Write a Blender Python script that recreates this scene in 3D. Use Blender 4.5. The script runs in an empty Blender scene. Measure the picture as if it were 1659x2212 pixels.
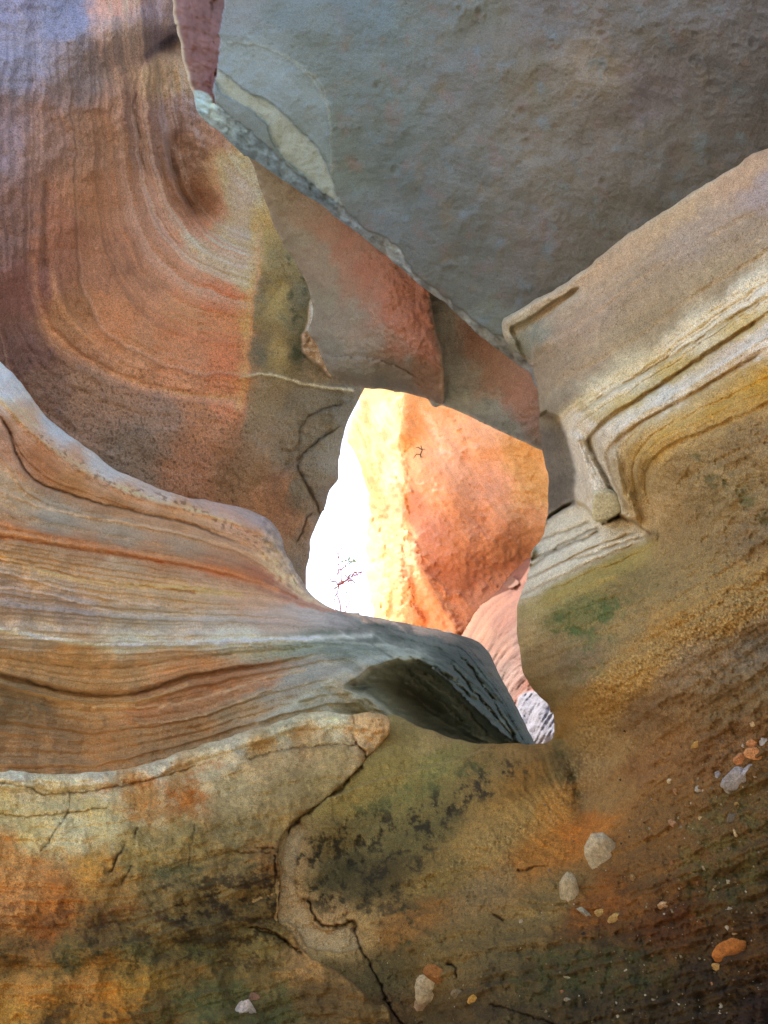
import bpy, math, random
import numpy as np
from mathutils import Vector

# ------------------------------------------------------------------ camera, sky, sun, exposure
PITCH = math.radians(27.0)
VF = math.radians(67.0)
CAM = np.array([0.0, 0.0, 1.6])
scn = bpy.context.scene
cd = bpy.data.cameras.new("camera"); cam = bpy.data.objects.new("camera", cd)
scn.collection.objects.link(cam); scn.camera = cam
cam.location = CAM.tolist(); cam.rotation_euler = (math.pi / 2 + PITCH, 0, 0)
cd.sensor_fit = 'VERTICAL'; cd.angle = VF; cd.clip_start = 0.05; cd.clip_end = 1000
SUN_EL, SUN_AZ = 50.0, -46.0          # azimuth from +Y (view direction), negative = to the left
w = bpy.data.worlds.new("World"); scn.world = w; w.use_nodes = True
nt = w.node_tree; bg = nt.nodes['Background']
sky = nt.nodes.new('ShaderNodeTexSky'); sky.sky_type = 'NISHITA'; sky.sun_disc = False
sky.sun_elevation = math.radians(SUN_EL); sky.sun_rotation = math.radians(SUN_AZ)
sky.air_density = 1.0; sky.dust_density = 2.0; sky.ozone_density = 0.6
nt.links.new(sky.outputs[0], bg.inputs[0]); bg.inputs[1].default_value = 0.12
sl = bpy.data.lights.new("sun", 'SUN'); sl.energy = 2.0; sl.angle = math.radians(0.5); sl.color = (1, .95, .86)
so = bpy.data.objects.new("sun", sl); scn.collection.objects.link(so)
_e, _a = math.radians(SUN_EL), math.radians(SUN_AZ)
sdir = Vector((math.sin(_a) * math.cos(_e), math.cos(_a) * math.cos(_e), math.sin(_e)))
so.rotation_euler = sdir.to_track_quat('Z', 'Y').to_euler(); so.location = (0, 0, 30)
scn.view_settings.view_transform = 'Standard'; scn.view_settings.look = 'None'
scn.view_settings.exposure = 2.33; scn.view_settings.gamma = 1.0
scn.render.resolution_x = 768; scn.render.resolution_y = 1024

# ------------------------------------------------------------------ helpers
K = math.tan(VF / 2) / 1106.0        # metres per plan unit at one metre
FW = np.array([0, math.cos(PITCH), math.sin(PITCH)]); UP = np.array([0, -math.sin(PITCH), math.cos(PITCH)])
def world(X, Y, D):
    a = (X - 829.5) * K * D; b = -(Y - 1106.0) * K * D
    P = np.empty((len(X), 3))
    P[:, 0] = CAM[0] + a
    P[:, 1] = CAM[1] + FW[1] * D + UP[1] * b
    P[:, 2] = CAM[2] + FW[2] * D + UP[2] * b
    return P
def hexc(h):
    c = np.array([int(h[i:i + 2], 16) / 255.0 for i in (0, 2, 4)])
    return np.where(c <= .04045, c / 12.92, ((c + .055) / 1.055) ** 2.4)
def sstep(a, b, x):
    t = np.clip((x - a) / (b - a), 0, 1); return t * t * (3 - 2 * t)
def _h(ix, iy, seed):
    n = (ix.astype(np.int64) * 374761393 + iy.astype(np.int64) * 668265263 + seed * 1442695041) & 0xffffffff
    n = ((n ^ (n >> 13)) * 1274126177) & 0xffffffff
    n = ((n ^ (n >> 16)) * 2246822519) & 0xffffffff
    return ((n ^ (n >> 15)) & 0xffffff) / float(0xffffff)
def gn(x, y, seed=0):
    ix = np.floor(x); iy = np.floor(y); fx = x - ix; fy = y - iy
    u = fx * fx * fx * (fx * (fx * 6 - 15) + 10); v = fy * fy * fy * (fy * (fy * 6 - 15) + 10)
    def g(a, b):
        t = _h(ix + a, iy + b, seed) * 6.28318
        return np.cos(t) * (fx - a) + np.sin(t) * (fy - b)
    a = g(0, 0); b = g(1, 0); c = g(0, 1); d = g(1, 1)
    return 1.5 * ((a + (b - a) * u) * (1 - v) + (c + (d - c) * u) * v)
def fbm(x, y, sc, octs=4, seed=0, gain=.5, sx=1.0, ang=0.0):
    """fractal noise in -1..1; sc = size of the largest features, sx stretches along the direction ang (degrees)"""
    if ang:
        a = math.radians(ang); x, y = x * math.cos(a) + y * math.sin(a), -x * math.sin(a) + y * math.cos(a)
    x = x / (sc * sx); y = y / sc; s = np.zeros_like(x); am = 1.0; t = 0
    for o in range(octs):
        s += am * gn(x + 17.3 * o, y - 9.1 * o, seed + o * 7); t += am; am *= gain; x = x * 2.03; y = y * 2.03
    return s / t * 1.6
def n1(s, seed=0, octs=3, gain=.6):
    return fbm(s, np.full_like(s, .37), 1.0, octs, seed, gain)
def ridged(x, y, sc, octs=4, seed=0, sx=1.0, ang=0.0):
    return 1 - np.abs(fbm(x, y, sc, octs, seed, .5, sx, ang)) * 2
def smooth_poly(P, n=5, closed=True):
    P = np.array(P, float); N = len(P); out = []
    for i in range(N if closed else N - 1):
        if closed: p0, p1, p2, p3 = P[i - 1], P[i], P[(i + 1) % N], P[(i + 2) % N]
        else: p0, p1, p2, p3 = P[max(i - 1, 0)], P[i], P[i + 1], P[min(i + 2, N - 1)]
        for k in range(n):
            t = k / n
            out.append(.5 * (2 * p1 + (p2 - p0) * t + (2 * p0 - 5 * p1 + 4 * p2 - p3) * t * t + (3 * p1 - p0 - 3 * p2 + p3) * t ** 3))
    if not closed: out.append(P[-1])
    return np.array(out)
def _segd(P, X, Y, closed):
    best = np.full(X.shape, 1e18); side = np.zeros(X.shape); par = np.zeros(X.shape); L = 0
    M = len(P) if closed else len(P) - 1
    for i in range(M):
        a = P[i]; b = P[(i + 1) % len(P)]; d = b - a; l2 = d @ d + 1e-9
        t = np.clip(((X - a[0]) * d[0] + (Y - a[1]) * d[1]) / l2, 0, 1)
        ex = X - a[0] - t * d[0]; ey = Y - a[1] - t * d[1]; q = ex * ex + ey * ey
        m = q < best; best = np.where(m, q, best)
        if not closed:
            side = np.where(m, d[0] * (Y - a[1]) - d[1] * (X - a[0]), side); par = np.where(m, L + t * math.sqrt(l2), par)
        L += math.sqrt(l2)
    return np.sqrt(best), side, par / max(L, 1e-9)
def sdf(P, X, Y):
    """signed distance to a closed outline, positive inside"""
    P = np.asarray(P, float); d, _, _ = _segd(P, X, Y, True); ins = np.zeros(X.shape, bool); j = len(P) - 1
    for i in range(len(P)):
        xi, yi = P[i]; xj, yj = P[j]
        if yi != yj: ins ^= ((yi > Y) != (yj > Y)) & (X < (xj - xi) * (Y - yi) / (yj - yi) + xi)
        j = i
    return np.where(ins, d, -d)
def line(P, X, Y, reach=80, n=4, wob=3.0, seed=5):
    """distance, side (+ = below a path that runs left to right) and position along an open path, worked out near it only"""
    P = smooth_poly(P, n, False) if n > 1 else np.array(P, float)
    d = np.full(X.shape, 1e6); s = np.zeros(X.shape); t = np.zeros(X.shape)
    m = (X > P[:, 0].min() - reach) & (X < P[:, 0].max() + reach) & (Y > P[:, 1].min() - reach) & (Y < P[:, 1].max() + reach)
    if m.any():
        x = X[m]; y = Y[m]
        if wob: x, y = x + wob * fbm(x, y, 22, 3, seed), y + wob * fbm(x, y, 22, 3, seed + 50)
        a, b, c = _segd(P, x, y, False)
        if wob >= 4: a = a * (1 + .7 * fbm(x, y, 17, 3, seed + 7)) + .8 * np.abs(fbm(x, y, 8, 2, seed + 8))
        d[m] = a; s[m] = np.sign(b); t[m] = c
    return d, s, t
def area(P, X, Y, soft=6, wob=5.0, seed=3, sc=25, n=4):
    """soft mask of a closed outline with a wandering edge"""
    P = smooth_poly(P, n) if n > 1 else np.array(P, float); m = (X > P[:, 0].min() - 4 * soft - 20) & (X < P[:, 0].max() + 4 * soft + 20) & (Y > P[:, 1].min() - 4 * soft - 20) & (Y < P[:, 1].max() + 4 * soft + 20)
    o = np.zeros(X.shape)
    if m.any():
        x = X[m]; y = Y[m]; q = sdf(P, x, y) + wob * fbm(x, y, sc, 4, seed); o[m] = sstep(-soft, soft, q)
    return o
class TPS:
    def __init__(self, pts, lam=0.0):
        p = np.array(pts, float); self.p = p[:, :2] / 1000.0; v = p[:, 2:]; n = len(p)
        d = np.linalg.norm(self.p[:, None] - self.p[None], axis=2); A = np.zeros((n + 3, n + 3)); A[:n, :n] = self._k(d) + lam * np.eye(n)
        A[:n, n] = 1; A[:n, n + 1:] = self.p; A[n, :n] = 1; A[n + 1:, :n] = self.p.T
        self.w = np.linalg.lstsq(A, np.vstack([v, np.zeros((3, v.shape[1]))]), rcond=None)[0]
    @staticmethod
    def _k(r): return r * r * np.log(r + 1e-9)
    def __call__(self, X, Y):
        x = X / 1000.0; y = Y / 1000.0; n = len(self.p)
        o = self.w[n][:, None] + self.w[n + 1][:, None] * x + self.w[n + 2][:, None] * y
        for i in range(n):
            r = np.sqrt((x - self.p[i, 0]) ** 2 + (y - self.p[i, 1]) ** 2); o = o + self.w[i][:, None] * self._k(r)
        return o[0] if len(o) == 1 else o
def curves_tps(cs, lam=1e-4):
    pts = []
    for s, c in cs:
        q = smooth_poly(c, 3, False)
        pts += [(a, b, s) for a, b in q]
    return TPS(pts, lam)
def zones(Z, X, Y, warp=22, p=4.0, seed=11, sc=60, fmap=None):
    """patchwork of local rock colours, blended by distance with a warped domain"""
    x = X + warp * 1.3 * fbm(X, Y, sc, 6, seed, .68); y = Y + warp * 1.3 * fbm(X, Y, sc, 6, seed + 9, .68)
    C = np.zeros((len(X), 3)); W = np.zeros(len(X))
    if fmap:
        x, y = fmap(x, y); zx, zy = fmap(np.array([z[0] for z in Z], float), np.array([z[1] for z in Z], float)); Z = [(a, b) + tuple(z[2:]) for a, b, z in zip(zx, zy, Z)]
    for z in Z:
        q = ((x - z[0]) ** 2 + (y - z[1]) ** 2) / 1e4 + .02; wt = (z[3] if len(z) > 3 else 1.0) / q ** (p / 2)
        C += wt[:, None] * hexc(z[2]); W += wt
    return C / W[:, None]
def mixc(C, h, m):
    m = np.clip(m, 0, 1)[:, None]; return C * (1 - m) + (hexc(h) if isinstance(h, str) else h) * m
ALB = 1.0
rockreg = {}

def tag(o, label=None, cat=None, group=None, kind=None):
    if label: o['label'] = label
    if cat: o['category'] = cat
    if group: o['group'] = group
    if kind: o['kind'] = kind
    return o
def link_mesh(name, V, quads, tris, mat, col=None, parent=None, smooth=True, origin=None):
    me = bpy.data.meshes.new(name)
    if origin is None: origin = V.mean(0) if parent is None else np.zeros(3)
    nq, ntr = len(quads), len(tris)
    me.vertices.add(len(V)); me.vertices.foreach_set('co', (V - origin).astype(np.float32).ravel())
    loops = np.concatenate([np.asarray(quads, np.int32).ravel(), np.asarray(tris, np.int32).ravel()]).astype(np.int32)
    me.loops.add(len(loops)); me.loops.foreach_set('vertex_index', loops)
    me.polygons.add(nq + ntr)
    ls = np.concatenate([np.arange(nq) * 4, nq * 4 + np.arange(ntr) * 3]).astype(np.int32)
    me.polygons.foreach_set('loop_start', ls)
    me.polygons.foreach_set('loop_total', np.concatenate([np.full(nq, 4), np.full(ntr, 3)]).astype(np.int32))
    me.polygons.foreach_set('use_smooth', np.full(nq + ntr, smooth))
    me.update(calc_edges=True); me.validate()
    if col is not None:
        a = me.color_attributes.new('Col', 'FLOAT_COLOR', 'POINT')
        a.data.foreach_set('color', np.concatenate([np.clip(col, .004, .95), np.ones((len(col), 1))], 1).astype(np.float32).ravel())
    me.materials.append(mat)
    o = bpy.data.objects.new(name, me); scn.collection.objects.link(o)
    if parent is None: o.location = origin.tolist()
    else: o.parent = parent
    return o

def _axis(lo, hi, a, b, h):
    """fine steps where the photograph looks, coarse outside"""
    inn = np.arange(max(lo, a), min(hi, b) + h, h)
    L = np.arange(max(lo, a), lo - h * 4, -h * 4)[1:][::-1] if lo < a else np.array([])
    R = np.arange(inn[-1], hi + h * 4, h * 4)[1:] if hi > b else np.array([])
    return np.concatenate([L, inn, R])

def rock(name, label, cat, outline, depth, fn, mat, h=2.6, edge=.1, thick=1.0, jit=2.5, seed=1, n=4, parent=None, back=None, group=None, gain=(1, 1, 1), sat=1.0, con=0.0):
    P = smooth_poly(outline, n); lo = P.min(0); hi = P.max(0)
    xs = _axis(lo[0] - h, hi[0] + h, -15, 1675, h); ys = _axis(lo[1] - h, hi[1] + h, -15, 2228, h)
    nx, ny = len(xs), len(ys); GX, GY = np.meshgrid(xs, ys); X = GX.ravel(); Y = GY.ravel()
    hx = np.gradient(xs); hy = np.gradient(ys); H = np.maximum(*np.meshgrid(hx, hy)).ravel()
    JX = X + jit * fbm(X, Y, 42, 2, seed) + .35 * fbm(X, Y, 9, 2, seed + 3); JY = Y + jit * fbm(X, Y, 42, 2, seed + 31) + .35 * fbm(X, Y, 9, 2, seed + 33)
    S = sdf(P, JX, JY); G = S.reshape(ny, nx)
    gy = np.gradient(G, ys, axis=0).ravel(); gx = np.gradient(G, xs, axis=1).ravel(); gl = np.hypot(gx, gy) + 1e-6
    near = np.abs(S) < .55 * H
    X = np.where(near, X - S * gx / gl ** 2 * .98, X); Y = np.where(near, Y - S * gy / gl ** 2 * .98, Y)
    keep = S > -.55 * H; S = np.where(near, 0, S)
    idx = np.arange(nx * ny).reshape(ny, nx)
    a, b, c, d = idx[:-1, :-1].ravel(), idx[:-1, 1:].ravel(), idx[1:, 1:].ravel(), idx[1:, :-1].ravel()
    Q = np.stack([a, d, c, b], 1); kk = keep[Q]; cnt = kk.sum(1); quads = Q[cnt == 4]
    T3 = Q[cnt == 3]; k3 = kk[cnt == 3]; tris = []
    if len(T3):
        miss = np.argmin(k3, 1); r = np.arange(len(T3))
        tris = np.stack([T3[r, (miss + 1) % 4], T3[r, (miss + 2) % 4], T3[r, (miss + 3) % 4]], 1)
    tris = np.array(tris, int).reshape(-1, 3)
    used = np.zeros(nx * ny, bool); used[quads.ravel()] = True; used[tris.ravel()] = True
    remap = -np.ones(nx * ny, int); remap[used] = np.arange(used.sum()); quads = remap[quads]; tris = remap[tris]
    X, Y, S = X[used], Y[used], np.maximum(S[used], 0); NX, NY = (gx / gl)[used], (gy / gl)[used]
    D = TPS(depth)(X, Y); D = np.maximum(D, .5)
    if callable(edge): er = edge(X, Y)
    else: er = np.full(X.shape, float(edge))
    rp = er / (K * D); t = np.clip(1 - S / np.maximum(rp, 1e-3), 0, 1)
    D = D + er * (1 - np.sqrt(np.maximum(1 - t * t, 0)))
    D, C = fn(X, Y, S, D)
    V = world(X, Y, D)
    # close the body: sides run back from the outline, then a coarse back
    E = np.concatenate([quads[:, [0, 1]], quads[:, [1, 2]], quads[:, [2, 3]], quads[:, [3, 0]], tris[:, [0, 1]], tris[:, [1, 2]], tris[:, [2, 0]]])
    key = np.sort(E, 1); k2 = key[:, 0].astype(np.int64) * (len(X) + 1) + key[:, 1]
    u, fi, ct = np.unique(k2, return_index=True, return_counts=True); BE = E[fi[ct == 1]]
    bv = np.unique(BE); pos = -np.ones(len(X), int); pos[bv] = np.arange(len(bv))
    bx, by, bd, bnx, bny = X[bv], Y[bv], D[bv], NX[bv], NY[bv]; allV = [V]; allC = [C]; allQ = [quads]; prev = bv.copy(); base = len(X)
    bc = C[bv] if back is None else C[bv] * .3 + hexc(back) * .7
    cen = P.mean(0)
    for f in (.06, .2, .5, 1.0):
        dd = bd + thick * f
        # the sides lean inwards from the outline, with a broken surface
        ins = 1.0 + 26 * f * (1 + .6 * fbm(bx, by + 900 * f, 34, 3, seed + 70))
        r = world(bx + bnx * ins, by + bny * ins, dd)
        ids = base + np.arange(len(bv)); allV.append(r); allC.append(bc)
        allQ.append(np.stack([prev[pos[BE[:, 1]]], prev[pos[BE[:, 0]]], ids[pos[BE[:, 0]]], ids[pos[BE[:, 1]]]], 1)); prev = ids; base += len(bv)
    ch = 40.0; cx = np.arange(lo[0], hi[0] + ch, ch); cy = np.arange(lo[1], hi[1] + ch, ch); CX, CY = np.meshgrid(cx, cy)
    cS = sdf(P, CX.ravel(), CY.ravel()); cD = np.maximum(TPS(depth)(CX.ravel(), CY.ravel()), .5) + thick
    ci = np.arange(CX.size).reshape(CX.shape); cq = np.stack([ci[:-1, :-1].ravel(), ci[:-1, 1:].ravel(), ci[1:, 1:].ravel(), ci[1:, :-1].ravel()], 1)
    cq = cq[(cS[cq] > -5).all(1)]
    allV.append(world(CX.ravel(), CY.ravel(), cD)); allC.append(np.tile(C.mean(0), (CX.size, 1))); allQ.append(cq + base)
    C0 = np.concatenate(allC); Lm = C0 @ np.array([.25, .6, .15]); med = np.median(Lm)
    C0 = Lm[:, None] + (C0 - Lm[:, None]) * sat; C0 = C0 * (np.clip(Lm / med, .02, 1.15) ** con)[:, None]; allC = [np.maximum(C0, .004)]
    V = np.concatenate(allV); C = np.clip(np.concatenate(allC) * np.array(gain), 0, .8); quads = np.concatenate(allQ)
    rockreg[name] = (X, Y, D)
    o = link_mesh(name, V, quads, tris, mat, C, parent)
    if parent is None: tag(o, label, cat, group)
    return o
def depth_at(name, x, y):
    X, Y, D = rockreg[name]; i = np.argmin((X - x) ** 2 + (Y - y) ** 2); return float(D[i])

# ------------------------------------------------------------------ materials
def stone(name, grain=.12, bump=.6, scale=1.0, pits=0.0, rough=.85, speck=.15, stretch=(1, 1, 1)):
    m = bpy.data.materials.new(name); m.use_nodes = True; t = m.node_tree; N = t.nodes; L = t.links
    b = N['Principled BSDF']; b.inputs['Roughness'].default_value = rough; b.inputs['Specular IOR Level'].default_value = .25
    tc = N.new('ShaderNodeTexCoord'); mp = N.new('ShaderNodeMapping'); L.new(tc.outputs['Object'], mp.inputs[0]); mp.inputs['Scale'].default_value = stretch
    at = N.new('ShaderNodeAttribute'); at.attribute_name = 'Col'
    def noise(sc, det, ro=.6):
        n = N.new('ShaderNodeTexNoise'); n.inputs['Scale'].default_value = sc * scale; n.inputs['Detail'].default_value = det; n.inputs['Roughness'].default_value = ro
        L.new(mp.outputs[0], n.inputs['Vector']); return n.outputs['Fac']
    def mth(op, a, bb, c=None):
        n = N.new('ShaderNodeMath'); n.operation = op
        for i, q in enumerate((a, bb, c)):
            if q is None: continue
            if isinstance(q, (int, float)): n.inputs[i].default_value = q
            else: L.new(q, n.inputs[i])
        return n.outputs[0]
    nA = noise(9, 5); nB = noise(70, 6, .7); nC = noise(230, 2, .8)
    # grain: multiply the rock's own colour by 1 +- grain
    g = mth('MULTIPLY_ADD', mth('SUBTRACT', nA, .5), grain * 2.2, 1.0)
    g = mth('MULTIPLY_ADD', mth('SUBTRACT', nB, .5), grain * 4.5, g)
    g = mth('MULTIPLY_ADD', mth('SUBTRACT', nC, .5), speck * 6.5, g); nD = noise(30, 4, .75); g = mth('MULTIPLY_ADD', mth('SUBTRACT', nD, .5), grain * 2.0, g); g = mth('MAXIMUM', g, .25)
    hgt = mth('MULTIPLY_ADD', nB, .6, mth('MULTIPLY', nA, .4)); hgt = mth('MULTIPLY_ADD', nC, .55, hgt)
    if pits > 0:
        v = N.new('ShaderNodeTexVoronoi'); v.inputs['Scale'].default_value = 55 * scale; L.new(mp.outputs[0], v.inputs['Vector'])
        msk = mth('MULTIPLY', mth('LESS_THAN', v.outputs['Distance'], .22), mth('GREATER_THAN', noise(14, 3), .52))
        g = mth('MULTIPLY_ADD', msk, -pits * .6, g); hgt = mth('MULTIPLY_ADD', msk, -pits, hgt)
    vm = N.new('ShaderNodeVectorMath'); vm.operation = 'SCALE'; L.new(at.outputs['Color'], vm.inputs[0]); L.new(g, vm.inputs['Scale'])
    L.new(vm.outputs[0], b.inputs['Base Color'])
    bp = N.new('ShaderNodeBump'); bp.inputs['Strength'].default_value = bump; bp.inputs['Distance'].default_value = .015 / scale
    L.new(hgt, bp.inputs['Height']); L.new(bp.outputs[0], b.inputs['Normal'])
    return m
M_slab = stone('grey_stone', .07, .7, .9, .2, speck=.16)
M_sand = stone('sandstone', .15, .75, .5, .35, speck=.34)
M_rough = stone('rough_sandstone', .2, .8, 1.2, .3, speck=.42)
M_dark = stone('layered_sandstone', .14, .6, 1.0, .25, speck=.34)
M_far = stone('far_sandstone', .12, .32, .28, .1, speck=.2)
M_smooth = stone('smooth_sandstone', .10, .9, .7, 0, speck=.24)

# ------------------------------------------------------------------ ground
def plain(name, h, rough=.9):
    m = bpy.data.materials.new(name); m.use_nodes = True; b = m.node_tree.nodes['Principled BSDF']
    n = m.node_tree.nodes.new('ShaderNodeTexNoise'); n.inputs['Scale'].default_value = 12; n.inputs['Detail'].default_value = 8
    r = m.node_tree.nodes.new('ShaderNodeValToRGB'); c = hexc(h)
    r.color_ramp.elements[0].color = (*(c * .75), 1); r.color_ramp.elements[1].color = (*(c * 1.2), 1)
    r.color_ramp.elements[0].position = .3; r.color_ramp.elements[1].position = .7
    m.node_tree.links.new(n.outputs['Fac'], r.inputs[0]); m.node_tree.links.new(r.outputs[0], b.inputs['Base Color'])
    b.inputs['Roughness'].default_value = rough
    return m
gx = np.array([-300, -40, -8, 0, 8, 40, 300.]); GX, GY = np.meshgrid(gx, gx); gi = np.arange(49).reshape(7, 7)
gq = np.stack([gi[:-1, :-1].ravel(), gi[:-1, 1:].ravel(), gi[1:, 1:].ravel(), gi[1:, :-1].ravel()], 1)
g = link_mesh('ground', np.stack([GX.ravel(), GY.ravel(), np.zeros(49)], 1), gq, np.zeros((0, 3), int), plain('canyon_sand', 'b29570'), origin=np.zeros(3))
tag(g, 'sandy canyon floor under the rocks', 'ground', kind='structure')

# ================================================================== left wall with the swirl
swirl = curves_tps([
    (-1.5, [(-60, 200), (-30, 500), (0, 700), (60, 840), (180, 930), (330, 985), (500, 1010)]),
    (0, [(80, -40), (84, 200), (80, 400), (75, 590), (95, 690), (150, 752), (230, 800), (330, 835), (430, 855), (530, 868)]),
    (1, [(130, 60), (150, 300), (152, 550), (180, 680), (260, 755), (350, 797), (450, 818), (540, 822)]),
    (2.2, [(200, 160), (215, 400), (235, 520), (275, 610), (345, 680), (430, 715), (540, 725)]),
    (3.2, [(268, 170), (282, 330), (300, 430), (330, 510), (390, 580), (470, 620), (545, 640)]),
    (4, [(310, 170), (320, 300), (345, 400), (370, 460), (420, 520), (480, 560), (550, 580)]),
    (4.8, [(352, 140), (368, 250), (376, 330), (395, 400), (430, 460), (475, 500), (550, 530)]),
    (5.6, [(400, 210), (412, 300), (440, 400), (480, 450), (550, 470)])])
def left_fn(X, Y, S, D):
    wx = X + 7 * fbm(X, Y, 70, 3, 5); wy = Y + 7 * fbm(X, Y, 70, 3, 6)
    s = swirl(wx, wy)
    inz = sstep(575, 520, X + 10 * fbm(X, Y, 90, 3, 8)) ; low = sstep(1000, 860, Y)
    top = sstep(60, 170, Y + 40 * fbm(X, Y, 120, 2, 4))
    lay = n1(s * 2.2, 3, 4, .6); fine = n1(s * 11, 9, 3, .7)
    core = np.exp(-((s - 4.2) / 1.3) ** 2)
    D = D + inz * (.4 + .6 * low) * (.25 + .75 * top) * ((.022 + .03 * core) * lay + (.006 + .008 * core) * fine)
    # hollows
    D = D + .015 * np.exp(-(((X - 425) / 42) ** 2 + ((Y - 425) / 62) ** 2)) + .2 * np.exp(-(((X - 360) / 34) ** 2 + ((Y - 95) / 24) ** 2))
    D = D + .10 * np.exp(-(((X - 380) / 16) ** 2 + ((Y - 300) / 28) ** 2)) - .2 * np.exp(-(((X - 250) / 90) ** 2 + ((Y - 60) / 60) ** 2))
    D = D + .05 * fbm(X, Y, 110, 4, 21) + .004 * fbm(X, Y, 16, 3, 22)
    C = zones([(0, 0, '74789c', 1.6), (40, 120, '74748c'), (150, 40, '6a7396'), (260, 60, '8d7c80'), (250, 10, 'b08578'), (330, 40, '8b7f94'), (180, 150, '7c7078'),  # blue zones at the top left carry a painted skylight tint
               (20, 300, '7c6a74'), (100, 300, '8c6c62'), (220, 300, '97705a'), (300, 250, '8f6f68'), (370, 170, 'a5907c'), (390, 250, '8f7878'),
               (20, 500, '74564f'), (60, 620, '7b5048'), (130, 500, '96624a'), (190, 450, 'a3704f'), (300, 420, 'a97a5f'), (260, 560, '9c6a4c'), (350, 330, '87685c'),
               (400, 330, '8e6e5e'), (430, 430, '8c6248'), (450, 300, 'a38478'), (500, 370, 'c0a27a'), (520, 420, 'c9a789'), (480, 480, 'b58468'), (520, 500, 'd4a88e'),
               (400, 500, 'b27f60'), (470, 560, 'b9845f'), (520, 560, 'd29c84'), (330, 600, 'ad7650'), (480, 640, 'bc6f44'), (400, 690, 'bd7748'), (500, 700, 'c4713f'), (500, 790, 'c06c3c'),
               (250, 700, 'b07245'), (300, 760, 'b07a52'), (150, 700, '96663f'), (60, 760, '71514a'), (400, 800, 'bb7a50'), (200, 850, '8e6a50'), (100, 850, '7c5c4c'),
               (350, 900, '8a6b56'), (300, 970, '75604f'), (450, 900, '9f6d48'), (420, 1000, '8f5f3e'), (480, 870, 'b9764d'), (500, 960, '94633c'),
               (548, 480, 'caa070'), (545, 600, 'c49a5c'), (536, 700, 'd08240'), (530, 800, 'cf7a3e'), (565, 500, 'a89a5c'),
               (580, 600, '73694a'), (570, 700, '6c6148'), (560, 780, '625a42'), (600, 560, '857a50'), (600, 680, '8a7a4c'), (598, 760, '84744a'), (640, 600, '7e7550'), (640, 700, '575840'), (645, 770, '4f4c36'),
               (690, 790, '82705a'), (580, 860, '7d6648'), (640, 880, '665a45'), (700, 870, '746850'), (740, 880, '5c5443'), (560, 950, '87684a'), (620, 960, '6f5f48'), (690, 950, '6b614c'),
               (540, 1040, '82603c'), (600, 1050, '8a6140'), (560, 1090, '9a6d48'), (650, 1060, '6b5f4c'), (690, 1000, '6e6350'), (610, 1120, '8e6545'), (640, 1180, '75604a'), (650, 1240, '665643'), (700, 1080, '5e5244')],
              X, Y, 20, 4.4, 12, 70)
    k = inz * (.35 + .65 * low) * (.25 + .75 * top)
    C = C * (1 + k * (.20 * lay + .06 * fine))[:, None]
    pale = sstep(.35, .9, n1(s * 5, 44, 3)) * k; C = mixc(C, 'd0a58c', pale * .2)
    # the trickle of pale mineral lines in the lower sweep
    d, sd, t = line([(70, 560), (90, 680), (150, 752), (230, 803), (330, 838), (430, 856), (520, 858)], X, Y, 60, wob=2)
    C = mixc(C, 'd59a70', np.exp(-(d / 9) ** 2) * .45 * (.6 + .4 * fbm(X, Y, 14, 3, 4, sx=5, ang=20)))
    D = D + .03 * np.exp(-(d / 14) ** 2)
    for pts, cc, wd, a, dd in [([(370, 285), (367, 320), (380, 370), (400, 425), (435, 460), (475, 480)], '5f4436', 9, .4, .02), ([(295, 190), (288, 235), (300, 280), (300, 325), (312, 380)], '5a443c', 4, .6, .03), ([(100, 380), (97, 500), (101, 600)], '5a4036', 9, .45, .03), ([(395, 70), (360, 92), (320, 120), (300, 150)], '4a4f72', 9, .5, .05),
                               ([(260, 560), (300, 600), (360, 630)], '6a4a38', 12, .35, .0), ([(330, 450), (355, 500), (400, 540)], '6a4c3c', 8, .35, .01), ([(350, 290), (352, 340), (372, 400), (410, 452)], 'a47c64', 6, .35, -.02), ([(112, 560), (122, 640), (165, 705), (235, 765)], 'c88c58', 7, .4, -.01)]:
        d, sd, t = line(pts, X, Y, 60, wob=3, seed=int(wd)); e = np.exp(-(d / wd) ** 2) * sstep(0, .15, t) * sstep(1, .8, t); C = mixc(C, cc, e * a); D = D + dd * e
    rgh = np.exp(-(((X - 415) / 55) ** 2 + ((Y - 330) / 80) ** 2)); D = D + rgh * .03 * fbm(X, Y, 22, 4, 170); C = C * (1 + .15 * rgh * fbm(X, Y, 20, 4, 171))[:, None]
    # olive column: a water stained strip with a straight left side
    col = sstep(-7, 7, X - np.interp(Y, [470, 560, 640, 780, 860, 960, 1040], [556, 553, 548, 540, 535, 520, 470]) + 4 * fbm(X, Y, 40, 3, 74)) * sstep(470, 540, Y) * sstep(1050, 900, Y)
    C = mixc(C, zones([(560, 560, '94864e'), (600, 560, '807750'), (560, 620, '6c664c'), (565, 760, '605b45'), (603, 640, '9a8848'), (603, 760, '968044'), (640, 640, '62604a'), (640, 760, '514f3a'), (690, 800, '77684e'), (570, 860, '7d6c4e'), (660, 870, '6e634e'), (730, 880, '5f5848'), (600, 950, '786850'), (700, 950, '6c624e')], X, Y, 12, 4, 5, 40), col * .8)
    C = mixc(C, 'd6b09c', area([(478, 350), (520, 370), (550, 440), (552, 610), (500, 600), (430, 560), (400, 510), (460, 500), (490, 450)], X, Y, 22, 10) * .7)
    arcs = n1(s * 4.2, 45, 3) * np.exp(-((s - 4.3) / 1.6) ** 2) * inz; C = mixc(C, 'd8b4a4', sstep(.05, .6, arcs) * .4); C = mixc(C, '6a4838', sstep(.1, .6, -arcs) * .3)
    C = C * (1 - .12 * core * inz * sstep(-.2, .5, lay) * sstep(.2, .8, top))[:, None]
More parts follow.
